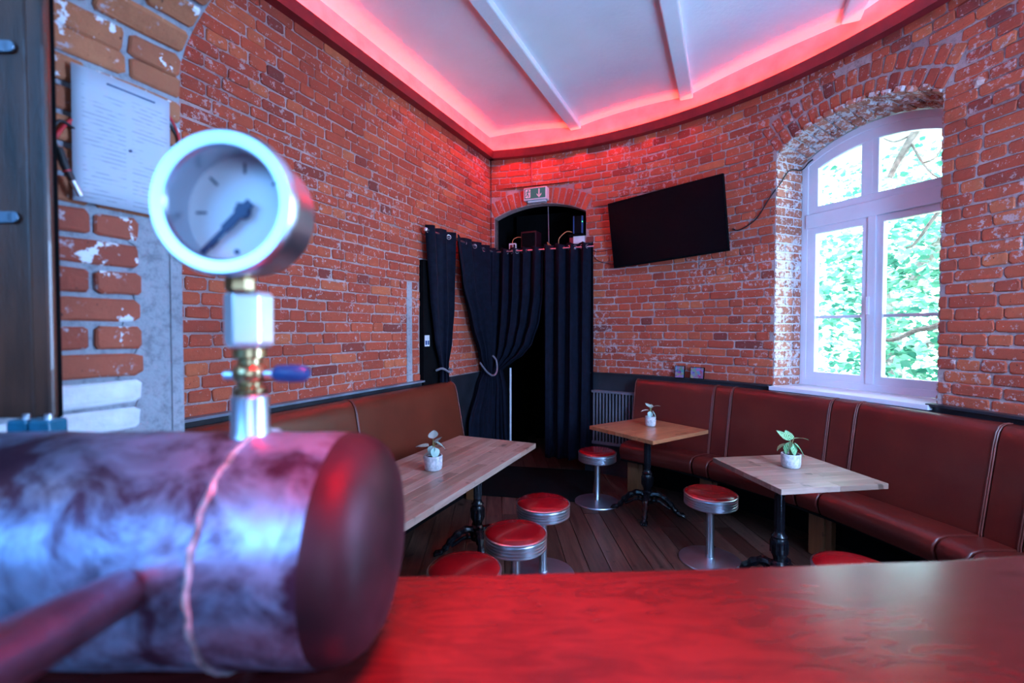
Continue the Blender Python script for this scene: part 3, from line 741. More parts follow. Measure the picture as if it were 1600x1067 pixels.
for i in range(30):
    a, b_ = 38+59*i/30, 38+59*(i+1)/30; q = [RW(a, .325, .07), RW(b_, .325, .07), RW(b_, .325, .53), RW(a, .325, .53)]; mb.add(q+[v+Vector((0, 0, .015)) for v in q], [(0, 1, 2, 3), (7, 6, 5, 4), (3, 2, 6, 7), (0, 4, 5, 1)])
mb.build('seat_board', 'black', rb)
fixall(rb)
lb = empty('bench', LW(-2.6, 0, .3), label='brown leather bench along the left brick wall behind the long table', category='bench')
for a, b_ in ((-1.12, -2.50), (-2.51, -3.92), (-3.93, -4.28)):
    def pf(e, o_, z_, a=a, b_=b_): return LW(a if e == 0 else b_, z_, o_*1.12)
    bench_segment(lb, pf, 'leather_l', 'piping', 1)
mb = MB(); mb.box(LW(-2.7, .17, .36), (3.1, .02, .33), math.atan2(D.y, D.x)); mb.build('back_board', 'black', lb)
for s_ in (-1.25, -2.5, -3.8):
    mb = MB(); mb.box(LW(s_, .17, .46), (.09, .10, .335), math.atan2(D.y, D.x)); mb.build('leg', 'leg_wood', lb, bevel=.004)
fixall(lb)

# ------------------------------------------------------------------ tables
def pedestal(parent, x, y, a0, ztop):
    mb = MB(); mb.lathe([(.05, .10), (.052, .13), (.036, .15), (.044, .17), (.044, .19), (.030, .205), (.034, .225), (.047, .25), (.047, .33), (.040, .345), (.045, .355), (.032, .37), (.028, .39), (.026, ztop-.10), (.036, ztop-.085), (.038, ztop-.04), (.030, ztop-.03), (.03, ztop-.012)], (x, y, 0), 24)
    for k in range(12):      # fluting and studs
        t = 2*PI*k/12; mb.tube([(x+.046*math.cos(t), y+.046*math.sin(t), .255), (x+.046*math.cos(t), y+.046*math.sin(t), .325)], .006, 5)
        mb.tube([(x+.0265*math.cos(t), y+.0265*math.sin(t), .40), (x+.0265*math.cos(t), y+.0265*math.sin(t), ztop-.11)], .0035, 4)
    mb.build('column', 'castiron', parent, smooth=True)
    for k in range(4):
        t = a0+k*PI/2; c, s_ = math.cos(t), math.sin(t); mb = MB()
        pts = smooth_path([(x+r*c, y+r*s_, z_) for r, z_ in ((.02, .165), (.08, .175), (.14, .15), (.195, .10), (.235, .05), (.27, .026), (.30, .022))], 4)
        n = len(pts); mb.tube(pts, [.030-.014*(i/n)+.004*math.sin(i*1.7) for i in range(n)], 8)
        pts = smooth_path([(x+r*c, y+r*s_, z_) for r, z_ in ((.04, .115), (.10, .115), (.15, .085), (.19, .065))], 4); mb.tube(pts, .012, 6)
        for sg in (-1, 1):   # scroll ornament on both sides
            pts = [(x+(.10+.028*math.cos(q/8*5))*c-sg*.016*s_, y+(.10+.028*math.cos(q/8*5))*s_+sg*.016*c, .135+.024*math.sin(q/8*5)) for q in range(9)]; mb.tube(pts, .007, 5)
        for q in (-1, 0, 1):  # claw toes
            ex, ey = x+(.295)*c-q*.018*s_, y+.295*s_+q*.018*c; mb.tube([(ex-.03*c, ey-.03*s_, .030), (ex, ey, .024), (ex+.018*c, ey+.018*s_, .010)], [.011, .013, .007], 6)
        mb.build('foot', 'castiron', parent, smooth=True)
    mb = MB()
    for t in (a0, a0+PI/2): mb.box((x, y, ztop-.008), (.42, .035, .012), t)
    mb.build('mounting_plate', 'castiron', parent)
def table(label, cx, cy, yaw, lx, ly, mat, nstrip, along_y, feet, group=None, seed=1, th=.034):
    t = empty('table', (cx, cy, 0), yaw, label=label, category='table', group=group); rnd = random.Random(seed)
    zt = .75; W_, L_ = (lx, ly) if along_y else (ly, lx); sw = W_/nstrip; top = t
    for i in range(nstrip):
        x = -W_/2+sw*(i+.5); p = -L_/2; first = True
        while p < L_/2-1e-6:
            l = rnd.uniform(.28, .75) if not first else rnd.uniform(.15, .6); first = False
            if L_/2-(p+l) < .12: l = L_/2-p
            mb = MB(); mb.box((0, 0, 0), (l-.0006, sw-.0006, th)) if not along_y else mb.box((0, 0, 0), (sw-.0006, l-.0006, th))
            # keep grain along the stave: local x is the grain direction
            mb = MB(); mb.box((0, 0, 0), (l-.0004, sw-.0004, th+rnd.uniform(0, .0006)))
            o = mb.build('stave', mat, t, bevel=.0012, seg=1); o.location = (x, p+l/2, zt-th/2) if along_y else (p+l/2, x, zt-th/2); o.rotation_euler = (0, 0, PI/2 if along_y else 0); p += l
    mb = MB(); mb.box((0, 0, zt-th-.003), (lx-.10, ly-.10, .006)); mb.build('underside', 'wood_dark', t)
    for fx, fy in feet: pedestal(t, fx, fy, R_(35)-yaw*0, zt-th-.004)
    return t
Uy = math.atan2(.405, .914)
table('long light wooden table with dark knots beside the left leather bench', -.507, 2.786, -Uy, .66, 1.9, 'oak', 9, True, ((.01, .62), (.01, -.55)), seed=3, th=.036)
t2_ = table('small square orange-brown wooden table at the back beside the radiator', 1.182, 4.08, R_(34), .715, .70, 'oak_o', 9, False, ((0, 0),), 'small square pedestal tables', 5, .030)
t3_ = table('small square pale wooden table in front of the arched window', 1.716, 2.857, R_(8.6), .66, .64, 'oak', 8, False, ((-.10, -.02),), 'small square pedestal tables', 9, .030)

# ------------------------------------------------------------------ stools
def stool():
    t = empty('stool', (0, 0, 0))
    mb = MB(); mb.lathe([(.0, .012), (.205, .0), (.207, .005), (.203, .012), (.12, .020), (.045, .026), (.0, .027)], (0, 0, 0), 48, cap=False); mb.build('base', 'steel', t, smooth=True)
    mb = MB(); mb.lathe([(.030, .02), (.030, .035), (.0265, .04), (.0265, .38), (.06, .385)], (0, 0, 0), 28); mb.build('pole', 'chrome', t, smooth=True)
    pr = [(.05, .385), (.155, .385), (.166, .390)]
    for k in range(4): z_ = .392+k*.0165; pr += [(.168, z_), (.1745, z_+.004), (.1745, z_+.009), (.168, z_+.013)]
    pr += [(.172, .459), (.177, .463), (.177, .470), (.170, .474), (.160, .474)]
    mb = MB(); mb.lathe(pr, (0, 0, 0), 64); mb.build('rim', 'chrome', t, smooth=True)
    mb = MB(); mb.lathe([(.169, .466), (.1685, .474), (.160, .482), (.13, .489), (.07, .493), (.0, .494)], (0, 0, 0), 64, cap=False); mb.build('seat', 'vinyl_red', t, smooth=True)
    return t
st0 = stool()
spots = [(-.225, 2.20, 'red topped chrome stool nearest the vessel, mostly hidden by the bar counter'),
 (.019, 2.60, 'red topped chrome stool in the middle of the three beside the long table'),
 (.203, 3.055, 'red topped chrome stool farthest back of the three beside the long table'),
 (.791, 4.34, 'red topped chrome stool in front of the black curtain and radiator'),
 (1.376, 3.235, 'red topped chrome stool between the two small square tables'),
 (1.62, 2.20, 'red topped stool just above the counter edge before the right bench')]
for i, (x, y, lab) in enumerate(spots):
    o = st0 if i == 0 else copy_tree(st0); o.location = (x, y, .001); o.rotation_euler = (0, 0, i*.7); tag(o, lab, 'stool', 'red diner stools')

# ------------------------------------------------------------------ potted plants
def leafmesh(L, W_, mat, curl):
    mb = MB(); nu, nv = 8, 6; vs = []; uv = []
    for i in range(nu+1):
        t = i/nu; w_ = W_*math.sin(PI*min(1, t**.75))**.8*(1-.25*t)
        for j in range(nv+1):
            q = j/nv-.5; vs.append((L*t, 2*q*w_/2, -curl*L*t*t+.12*abs(q)*W_+.0)); uv.append((t, j/nv))
    mb.add(vs, [(i*(nv+1)+j, (i+1)*(nv+1)+j, (i+1)*(nv+1)+j+1, i*(nv+1)+j+1) for i in range(nu) for j in range(nv)])
    me = mb.mesh('leaf', M[mat], True); ul = me.uv_layers.new(name='uv')
    for l in me.loops: ul.data[l.index].uv = uv[l.vertex_index]
    return me
def plant(label, x, y, r, h, mat, leaves, seed):
    t = empty('potted_plant', (x, y, .752), label=label, category='plant', group='potted plants on the tables')
    mb = MB(); mb.lathe([(.0, 0), (r*.80, 0), (r*.92, h*.08), (r*.98, h*.3), (r, h*.95), (r*.97, h), (r*.88, h), (r*.86, h*.84)], (0, 0, 0), 36, cap=False); mb.build('pot', 'pot', t, smooth=True)
    mb = MB(); mb.lathe([(r*.88, h*.82), (r*.4, h*.87), (0, h*.88)], (0, 0, 0), 20, cap=False); mb.build('soil', 'soil', t, smooth=True)
    for (az, out, up, L, W_, pitch) in leaves:
        a = R_(az); tip = Vector((out*math.cos(a), out*math.sin(a), h+up)); mb = MB()
        mb.tube(smooth_path([(0.005*math.cos(a), .005*math.sin(a), h*.85), tip*.45+Vector((0, 0, (h+up)*.42)), tip], 4), .0018, 5); mb.build('stem', 'stem', t, smooth=True)
        o = bpy.data.objects.new('leaf', leafmesh(L, W_, mat, .35)); COL.objects.link(o); o.parent = t; o.location = tip; o.rotation_euler = (R_(random.uniform(-20, 20)), R_(-pitch), a)
    return t
plant('white speckled pot with broad white and green striped leaves on the long table', -.48, 2.85, .056, .088, 'leaf_a', [(165, .030, .050, .085, .070, 12), (100, .015, .095, .075, .070, 48), (20, .015, .075, .070, .070, -20), (-60, .020, .050, .070, .075, -62), (200, .02, .02, .055, .045, -20), (-105, .015, .060, .060, .055, -60), (60, .02, .07, .060, .060, 40)], 1)
plant('small white pot with drooping pale green leaves on the back square table', 1.23, 4.16, .047, .085, 'leaf_a', [(190, .02, .055, .07, .050, 8), (25, .015, .080, .085, .050, 20), (120, .01, .080, .06, .055, 45), (-40, .015, .050, .075, .06, -45), (-110, .012, .045, .06, .055, -60), (70, .02, .07, .055, .05, 45)], 2)
plant('white pot with bright green pointed leaves on the square table by the window', 1.73, 2.90, .056, .085, 'leaf_b', [(185, .04, .060, .065, .060, -20), (125, .01, .075, .095, .070, 48), (10, .02, .090, .095, .045, 12), (-25, .015, .065, .095, .06, -38), (215, .015, .070, .085, .065, -30), (80, .01, .08, .085, .06, 50), (-80, .01, .06, .07, .06, -58)], 3)

# ------------------------------------------------------------------ radiator
rd = empty('radiator', RW(34.3, 0, .09), label='dark grey ribbed panel radiator between the black curtain and the bench', category='radiator')
for i in range(13):
    ph = 30.2+i*.57; p = RW(ph, 0, .10); mb = MB(); mb.box((p.x, p.y, .64), (.017, .03, .56), -R_(ph)); mb.build('fin', 'rad', rd, bevel=.005)
mb = MB()
for z0_, z1_, o0, o1 in ((.905, .945, .065, .125), (.345, .37, .07, .12)):
    pass
o = band('top_grille', fr_right, U(29.9), U(37.7), .1, .915, .94, .06, 'rad', rd, .07); o = band('bottom_rail', fr_right, U(29.9), U(37.7), .1, .345, .375, .07, 'rad', rd, .045)
o = band('back_panel', fr_right, U(29.9), U(37.7), .1, .36, .93, .075, 'black', rd, .012)
fixall(rd)

# ------------------------------------------------------------------ curtains
def interp(tab, z):
    tab = sorted(tab); 
    if z <= tab[0][0]: return tab[0][1]
    for (z0_, v0), (z1_, v1) in zip(tab, tab[1:]):
        if z <= z1_: t = (z-z0_)/(z1_-z0_); t = t*t*(3-2*t)*.5+t*.5; return v0+(v1-v0)*t
    return tab[-1][1]
def curtain(label, PT, left, right, zt, zb, npl, amp, seed, off0=0.0, group='black eyelet curtains'):
    rnd = random.Random(seed); ph = [rnd.uniform(-.6, .6) for _ in range(4)]
    t = empty('curtain', PT((left[-1][1]+right[-1][1])/2, zb), label=label, category='curtain', group=group)
    def fn(u, v):
        z = zt+(zb-zt)*v; l, r = interp(left, z), interp(right, z); w_ = r-l; uu = u
        wmax = right[-1][1]-left[-1][1]; sq = max(.15, min(1.1, w_/abs(wmax)))
        a = amp*(.45+.55*sq)
        k = 2*PI*npl*u+ph[0]; off = a*math.sin(k)+.25*a*math.sin(2.3*k+ph[1]+v*2.2)+.2*a*math.sin(.7*k+v*5+ph[2])*min(1, v*3)
        off = off*(1 if v > .02 else 1)
        p = PT(l+w_*uu+.008*math.sin(k*2+v*3), z+(.008*math.cos(k) if v < .01 else 0), off0+off); return p
    mb = MB(); mb.grid(fn, npl*14, 60); o = mb.build('fabric', 'fabric', t, smooth=True); s_ = o.modifiers.new('solid', 'SOLIDIFY'); s_.thickness = .003
    for k in range(npl*2):
        u = (k+.5)/(npl*2)*1.0; u = ((k*PI)-ph[0])/(2*PI*npl)
        if not .01 < u < .99: continue
        zr = zt-.045; l, r = interp(left, zr), interp(right, zr); c = PT(l+(r-l)*u, zr, off0); tx = (PT(l+1, zr, off0)-PT(l, zr, off0)).normalized(); ny = (PT(l, zr, off0+1)-PT(l, zr, off0)).normalized()
        d_ = (tx*.75+ny*(.66 if k % 2 == 0 else -.66)).normalized(); mb = MB()
        pts = [c+d_*.022*math.cos(q/12*2*PI)+Vector((0, 0, .022*math.sin(q/12*2*PI))) for q in range(13)]; mb.tube(pts, .0035, 6); mb.build('eyelet', 'chrome', t, smooth=True)
    fixall(t); return t
LC = lambda a, z, off=0.: LW(a, z, .10+off)
curtain('black curtain at the left end of the left wall rod, tied in at its middle', LC, [(.03, -1.20), (.5, -1.22), (1.0, -1.26), (1.22, -1.24), (1.5, -1.34), (1.9, -1.40), (2.57, -1.455)], [(.03, -.88), (.5, -.92), (1.0, -1.08), (1.22, -1.13), (1.5, -1.02), (1.84, -.955), (2.57, -.93)], 2.575, .03, 3, .048, 1)
curtain('black curtain swept sideways to the corner at the right end of the left wall rod', LC, [(.03, -.72), (.6, -.72), (1.0, -.50), (1.15, -.36), (1.3, -.45), (1.7, -.68), (2.1, -.88), (2.57, -.99)], [(.03, -.18), (.6, -.14), (1.0, -.12), (1.15, -.16), (1.5, -.10), (2.57, -.10)], 2.57, .03, 4, .045, 2, .0)
DCc = lambda a, z, off=0.: DC(a, z, off)
curtain('black curtain gathered to the left side of the arched doorway', DCc, [(.06, -.02), (.6, 0), (1.0, .03), (1.15, .02), (1.5, .0), (2.56, .01)], [(.03, .26), (.5, .22), (.9, .20), (1.13, .15), (1.22, .27), (1.32, .42), (1.45, .52), (1.72, .61), (2.0, .65), (2.56, .66)], 2.565, .03, 5, .040, 3)
curtain('black curtain hanging straight on the right side of the arched doorway', DCc, [(.1, .68), (2.56, .665)], [(.1, 1.225), (1.2, 1.235), (2.56, 1.235)], 2.575, .14, 4, .046, 4)
def rod(label, pts, ends):
    t = empty('curtain_rod', pts[0], label=label, category='curtain rod', group='curtain rods')
    mb = MB(); mb.tube(pts, .009, 10); mb.build('rod', 'chrome', t, smooth=True)
    for e in ends:
        mb = MB(); mb.lathe([(.0, -.02), (.018, -.012), (.02, 0), (.014, .015), (0, .02)], e, 12, cap=False); mb.build('finial', 'chrome', t, smooth=True)
    fixall(t)
rod('metal curtain rod along the left brick wall', [LC(-1.49, 2.53), LC(-.06, 2.53)], [LC(-1.49, 2.53)])
rod('metal curtain rod across the arched doorway, lit red', [DC(-.02, 2.525), DC(1.24, 2.525)], [])
# tiebacks
def tieback(label, pts, mat):
    mb = MB(); mb.tube(smooth_path(pts, 5), .011, 8); o = mb.build('tieback', mat, smooth=True); tag(o, label, 'tieback', 'curtain tiebacks')
M['rope'] = plain('tieback_cord', (.22, .20, .24), .6)
tieback('grey cord tying in the curtain at the left of the left wall rod', [LC(-1.30, 1.21, -.02), LC(-1.27, 1.23, .035), LC(-1.18, 1.19, .055), LC(-1.09, 1.20, .03), LC(-1.10, 1.22, -.04)], 'rope')
tieback('pale cord loop holding the curtains together in the corner by the doorway', [LC(-.52, 1.24, .04), LC(-.42, 1.13, .075), LC(-.30, 1.08, .09), LC(-.20, 1.12, .09), LC(-.17, 1.24, .07), LC(-.17, 1.30, .02)], 'rope')

# ------------------------------------------------------------------ black door and notice on left wall, thin strip for the lit jamb edge, cable
dr = band('door_1', fr_left, U_D0+.004, U_D1-.01, .3, 0, 2.262, .002, 'black', None, .045); struct(dr)
mb = MB(); mb.box((0, 0, 0), (.075, .004, .105)); mb.box((0, -.003, .037), (.062, .003, .02)); o = mb.build('notice', 'white_plastic'); o.location = LW(-1.405, 1.50, .052); o.rotation_euler = (0, 0, math.atan2(D.y, D.x)+PI)
tag(o, 'small pale notice plate on the black door beside the curtain', 'notice')
for i in range(2):
    mb = MB(); mb.box((0, 0, 0), (.022, .003, .04)); b2 = mb.build('pictogram', 'blue_plastic', o); b2.location = (-.018+.036*i, .0035, -.018)
mb = MB(); mb.box((0, 0, 0), (.022, .03, 1.05)); o = mb.build('lit_jamb_edge_strip', 'white_plastic'); o.location = DC(.215, .62, -.12); tag(o, 'narrow pale strip painting the lit edge of the doorway jamb beside the gathered curtain', 'jamb')  # pale colour stands in for light falling on the jamb edge
mb = MB(); mb.box((0, 0, 0), (1.30, 1.0, .006)); o = mb.build('doormat', 'black'); o.location = (.20, 4.93, .0055); o.rotation_euler = (0, 0, -.2); tag(o, 'large black floor mat in front of the curtained doorway', 'mat')
mb = MB(); mb.tube([LW(-.03, 3.64, .03), LW(-.03, 2.5, .03), LW(-.03, 1.15, .03)], .004, 6); tag(mb.build('cable', 'cable_black', smooth=True), 'thin dark cable running down the brick corner left of the doorway', 'cable')
mb = MB(); mb.tube([RW(18.2, 3.64, .014), RW(18.25, 3.26, .014)], .008, 8); tag(mb.build('cable_conduit', plain('conduit_red', (.45, .10, .10), .5), smooth=True), 'thin vertical conduit above the emergency exit sign', 'conduit')

# ------------------------------------------------------------------ exit sign
sg = empty('exit_sign', RW(19.3, 3.185, .06), -R_(19.3)+R_(-3), label='green emergency exit sign with running man and down arrow above the doorway', category='sign')
mb = MB(); mb.box((0, 0, 0), (.285, .10, .145)); mb.build('housing', 'white_plastic', sg, bevel=.008)
mb = MB(); mb.box((.0, -.0515, .003), (.255, .003, .115)); mb.build('sign_face', 'green_sign', sg)
def sgpart(name, mb): return mb.build(name, M['sign_white'], sg)
M['sign_white'] = plain('sign_white', (.80, .78, .78), .5, 0, .02)
mb = MB(); mb.box((-.085, -.054, .003), (.062, .002, .098)); sgpart('pictogram_panel', mb)
mb = MB(); q = -.0560
mb.lathe([(.0001, q), (.0085, q), (.0085, q+.0015), (.0001, q+.0015)], (-.079, 0, .038), 10, 'Y')
def limb(a, b_, w_=.007):
    a, b_ = Vector((a[0], 0, a[1])), Vector((b_[0], 0, b_[1])); d_ = (b_-a).normalized(); n_ = Vector((-d_.z, 0, d_.x))*w_/2
    mb.prism([a-n_, b_-n_, b_+n_, a+n_], Vector((0, q, 0)), Vector((0, q+.0015, 0)))
limb((-.082, .028), (-.092, -.002), .013); limb((-.082, .026), (-.066, .018)); limb((-.066, .018), (-.059, .026)); limb((-.084, .027), (-.102, .022)); limb((-.102, .022), (-.107, .008))
limb((-.091, 0), (-.076, -.016), .009); limb((-.076, -.016), (-.082, -.038), .008); limb((-.093, 0), (-.099, -.022), .009); limb((-.099, -.022), (-.112, -.026), .008)
mb.build('running_man', 'green_sign', sg)
mb = MB()
def ar(poly): mb.prism([(x, 0, z) for x, z in poly], Vector((0, -.0545, 0)), Vector((0, -.0530, 0)))
ar([(.045, .050), (.059, .050), (.059, -.025), (.045, -.025)]); ar([(.052, -.050), (.024, -.018), (.024, -.002), (.052, -.032)]); ar([(.052, -.050), (.052, -.032), (.080, -.002), (.080, -.018)])
sgpart('arrow', mb)
mb = MB(); mb.box((.01, .01, -.082), (.22, .06, .02)); mb.build('lamp_lens', 'white_plastic', sg, bevel=.005)

# ------------------------------------------------------------------ devices on the shelf over the door
def dev(name, label, cat, a, z, off, parts, rz=None):
    t = empty(name, DC(a, z, off), dang if rz is None else rz, label=label, category=cat)
    for nm, c, s_, mt in parts: b_ = MB(); b_.box(c, s_); b_.build(nm, mt, t, bevel=.004)
    return t
dev('junction_box', 'small white socket box at the left of the shelf above the doorway', 'socket box', .215, 2.61, -.20, [('case', (0, 0, 0), (.085, .05, .09), 'white_plastic'), ('rocker', (-.01, -.03, 0), (.03, .012, .05), 'red_trim'), ('socket_cover', (.028, -.028, 0), (.02, .01, .06), 'black')])
M['box_dark'] = plain('dark_red_box', (.035, .006, .012), .4)
dev('speaker_box', 'dark tilted box standing on the shelf above the doorway', 'speaker', .43, 2.62, -.26, [('case', (0, 0, 0), (.20, .16, .33), 'box_dark'), ('grille', (0, -.085, 0), (.17, .01, .29), 'black')], dang-.12)
dev('router', 'blue lit network router standing upright on the white device over the doorway', 'router', 1.03, 2.815, -.22, [('case', (0, 0, 0), (.12, .10, .20), 'black'), ('side_fin', (-.055, -.055, 0), (.014, .012, .20), 'blue_plastic'), ('side_fin', (.045, -.055, 0), (.022, .012, .20), 'blue_plastic'), ('status_light', (.047, -.063, .03), (.012, .004, .012), 'ledgreen')])
dev('network_box', 'white and red box with small lights on the shelf right over the doorway', 'network box', 1.03, 2.585, -.22, [('case', (0.03, 0, 0), (.17, .16, .19), 'white_plastic'), ('red_side', (-.075, -.01, -.01), (.045, .15, .18), 'red_trim'), ('lid', (0, 0, .105), (.22, .18, .018), 'black'), ('status_light', (.055, -.083, -.005), (.008, .004, .03), 'cable_orange')])
mb = MB(); mb.tube([DC(.66, 3.06, -.2), DC(.67, 2.60, -.2)], .005, 6); tag(mb.build('cable', 'rope', smooth=True), 'straight grey cable hanging down the middle of the doorway arch', 'cable')
mb = MB(); mb.tube(smooth_path([DC(.95, 2.74, -.2), DC(.88, 2.75, -.2), DC(.80, 2.68, -.19), DC(.79, 2.60, -.18), DC(.76, 2.57, -.18), DC(.70, 2.60, -.18), DC(.655, 2.64, -.18)], 6), .0045, 6); tag(mb.build('cable', 'cable_orange', smooth=True), 'orange cable looping from the router towards the middle of the doorway', 'cable')
mb = MB(); mb.tube(smooth_path([DC(.66, 2.63, -.17), DC(.68, 2.57, -.17), DC(.665, 2.51, -.17), DC(.64, 2.48, -.17)], 5), .004, 6); tag(mb.build('cable', 'cable_orange', smooth=True), 'short orange cable dropping behind the curtain rod at mid doorway', 'cable')
mb = MB(); mb.tube(smooth_path([DC(.215, 2.65, -.18), DC(.23, 2.70, -.18), DC(.28, 2.725, -.19), DC(.33, 2.72, -.2)], 5), .004, 6); tag(mb.build('cable', 'cable_orange', smooth=True), 'orange cable arching from the white socket box to the dark box', 'cable')

# ------------------------------------------------------------------ television
tvo = bpy.data.objects.new('television', None); COL.objects.link(tvo); tag(tvo, 'large black flat television tilted on the curved brick wall', 'television')
cy_, sy_ = math.cos(-.764), math.sin(-.764)
tvo.matrix_world = Matrix.Translation((1.49, 4.67, 2.636)) @ Matrix.Rotation(-.764, 4, 'Z') @ Matrix.Rotation(.124, 4, 'X') @ Matrix.Rotation(-.043, 4, 'Y')
Wt, Ht = 1.2, .69
mb = MB(); mb.box((0, .022, 0), (Wt, .035, Ht)); mb.build('housing', 'black', tvo, bevel=.004)
mb = MB(); mb.box((0, .001, .004), (Wt-.014, .008, Ht-.024)); mb.build('screen', 'tv', tvo)
mb = MB(); mb.box((0, .10, 0), (.40, .14, .30)); mb.build('wall_bracket', 'black', tvo)
mb = MB(); mb.tube(smooth_path([Vector((2.02, 4.33, 2.53)), RW(52.8, 2.51, .02), RW(55.0, 2.58, .02), RW(56.8, 2.74, .02), WA+Vector((0, 0, 2.86))+wn*.04+wt*.012, WA+Vector((0, 0, 2.98))+wn*.15+wt*.012, WP(.02, 3.0, -.05), WP(.07, 3.05, -.03), WP(.10, 3.07, -.02)], 7), .0055, 7)
tag(mb.build('cable', 'cable_black', smooth=True), 'black cable swooping from the television to the window corner', 'cable')
for i, (z0_, z1_) in enumerate(((2.50, 2.49), (2.46, 2.32))):
    mb = MB(); mb.tube(smooth_path([RW(29.3, z0_, .03), RW(30.5, (z0_+z1_)/2-.02, .02), RW(33.2, z1_, .03)], 6), .004, 6)
    tag(mb.build('cable', 'cable_black', smooth=True), ['upper thin black cable between the curtain and the television', 'lower thin black cable sagging from the curtain behind the television'][i], 'cable')
# picture cards on the ledge
for i, (ph, w_, h_, mt, lab) in enumerate(((44.4, .10, .125, 'card_a', 'small blue-grey picture block leaning on the ledge behind the bench, left one'), (47.1, .135, .115, 'card_b', 'small pink and blue picture block on the ledge behind the bench, right one'))):
    t = empty('picture_block', RW(ph, ZD+.065, .052), -R_(ph)+R_(3), label=lab, category='picture'); t.rotation_euler = (R_(-8), 0, -R_(ph)+R_(3))
    mb = MB(); mb.box((0, 0, 0), (w_, .018, h_)); mb.build('frame', 'black', t, bevel=.003); mb = MB(); mb.box((0, -.0100, .0), (w_-.012, .002, h_-.012)); mb.build('print', mt, t)

# ------------------------------------------------------------------ bar counter
ct = empty('bar_counter', (.4, .5, 0), label='dark red lacquered wooden bar counter across the foreground', category='counter')
ZC = 1.15
edge = [(-1.02, .94), (-.6, .90), (-.212, .853), (.118, .868), (.39, .882), (.63, .900), (.86, .915), (1.10, .945), (1.45, 1.0)]
poly = [(x, y, 0) for x, y in edge]+[(1.7, .30, 0), (1.2, -.5, 0), (-1.5, -.5, 0), (-1.5, .6, 0)]
mb = MB(); mb.prism(poly, Vector((0, 0, ZC-.045)), Vector((0, 0, ZC))); o = mb.build('worktop', 'counter', ct, bevel=.008, seg=3)
mb = MB(); q = [(x, y-.06) for x, y in edge]
for a, b_ in zip(q, q[1:]): mb.add([(*a, 0), (*b_, 0), (*b_, ZC-.045), (*a, ZC-.045)], [(0, 1, 2, 3)])
mb.build('front_panel', 'wood_dark', ct); fixall(ct)

# ------------------------------------------------------------------ old pressure vessel tower with gauge
VY, VZ, VR = .652, 1.3055, .150
vt = empty('pressure_vessel', (-.6, VY, ZC), label='worn purple-brown steel pressure vessel with round gauge lying on the bar counter', category='vessel')
XE = -.235
mb = MB(); prof = [(VR*.2, -1.5), (VR, -1.5)]+[(VR*(1+.006*math.sin(i*2.1)), -1.45+i*.05) for i in range(24)]+[(VR, XE-.02), (VR*.995, XE)]
mb.lathe(prof, (0, VY, VZ), 72, 'X', False); mb.build('body', 'vessel', vt, smooth=True)
mb = MB(); mb.lathe([(VR*.995, XE), (VR*.985, XE+.014), (VR*.95, XE+.030), (VR*.88, XE+.045), (VR*.74, XE+.058), (VR*.5, XE+.068), (VR*.25, XE+.073), (0, XE+.074)], (0, VY, VZ), 72, 'X', False); mb.build('end_cap', 'vessel_dark', vt, smooth=True)
rr_ = random.Random(5)
mb = MB(); pts = []
for i in range(73): a = 2*PI*i/72; r = VR+.0015; pts.append((-.352+.0012*math.sin(i*1.9)+rr_.uniform(-.0008, .0008), VY+r*math.cos(a), VZ+r*math.sin(a)))
mb.tube(pts, [.0038+rr_.uniform(-.0010, .0010) for _ in pts], 7); mb.build('weld_seam', 'weld', vt, smooth=True)
SX, SY = -.364, VY
mb = MB(); mb.lathe([(.030, 1.435), (.0275, 1.452), (.024, 1.46), (.024, 1.508), (.020, 1.512)], (SX, SY, 0), 24); mb.build('neck', 'steel', vt, smooth=True)
mb = MB(); mb.lathe([(.019, 1.508), (.021, 1.512), (.021, 1.520), (.016, 1.523), (.016, 1.528), (.020, 1.532), (.022, 1.540), (.020, 1.549), (.015, 1.553), (.015, 1.560), (.021, 1.563), (.021, 1.574)], (SX, SY, 0), 20); mb.build('valve_body', 'brass', vt, smooth=True)
mb = MB(); mb.lathe([(.006, 0), (.006, .022)], (SX+.016, SY, 1.540), 10, 'X'); va = mb.build('valve_stem', 'steel', vt, smooth=True)
mb = MB(); mb.lathe([(.008, .018), (.0115, .022), (.0125, .04), (.0115, .060), (.006, .066)], (SX+.016, SY, 1.540), 16, 'X'); mb.build('valve_grip', 'blue_plastic', va, smooth=True)
mb = MB(); mb.lathe([(.004, -.036), (.007, -.034), (.007, -.014)], (SX, SY, 1.538), 10, 'X'); mb.build('drain_nub', 'steel', vt, smooth=True)
mb = MB(); mb.lathe([(.026, 1.576), (.0315, 1.581), (.0315, 1.648), (.026, 1.653)], (SX, SY, 0), 6); mb.v = [(SX+(x-SX)*math.cos(.35)-(y-SY)*math.sin(.35), SY+(x-SX)*math.sin(.35)+(y-SY)*math.cos(.35), z) for x, y, z in mb.v]
M['nut_white'] = plain('zinc_nut', (.80, .82, .88), .30, .6, .04); mb.build('hex_nut', 'nut_white', vt, bevel=.003)
mb = MB(); mb.lathe([(.014, 1.650), (.0185, 1.654), (.0185, 1.668), (.014, 1.672), (.012, 1.69)], (SX, SY-.02, 0), 8); mb.build('gauge_connector', 'brass', vt)
GX, GZ, G0, G1 = -.3565, 1.757, .578, .664
gp = bpy.data.objects.new('gauge', None)
M['bezel'] = plain('bezel_steel', (.62, .66, .74), .30, 1, .03)
mb = MB(); mb.lathe([(.0, G1), (.075, G1), (.082, G1-.006), (.083, G0+.02), (.090, G0+.018), (.0905, G0+.006), (.086, G0), (.072, G0+.002), (.069, G0+.008), (.0765, G0+.014), (.0765, G1-.03)], (GX, 0, GZ), 64, 'Y', False); gp = mb.build('gauge', 'bezel', vt, smooth=True)
M['dial'] = plain('dial_white', (.80, .83, .90), .5, 0, .02)
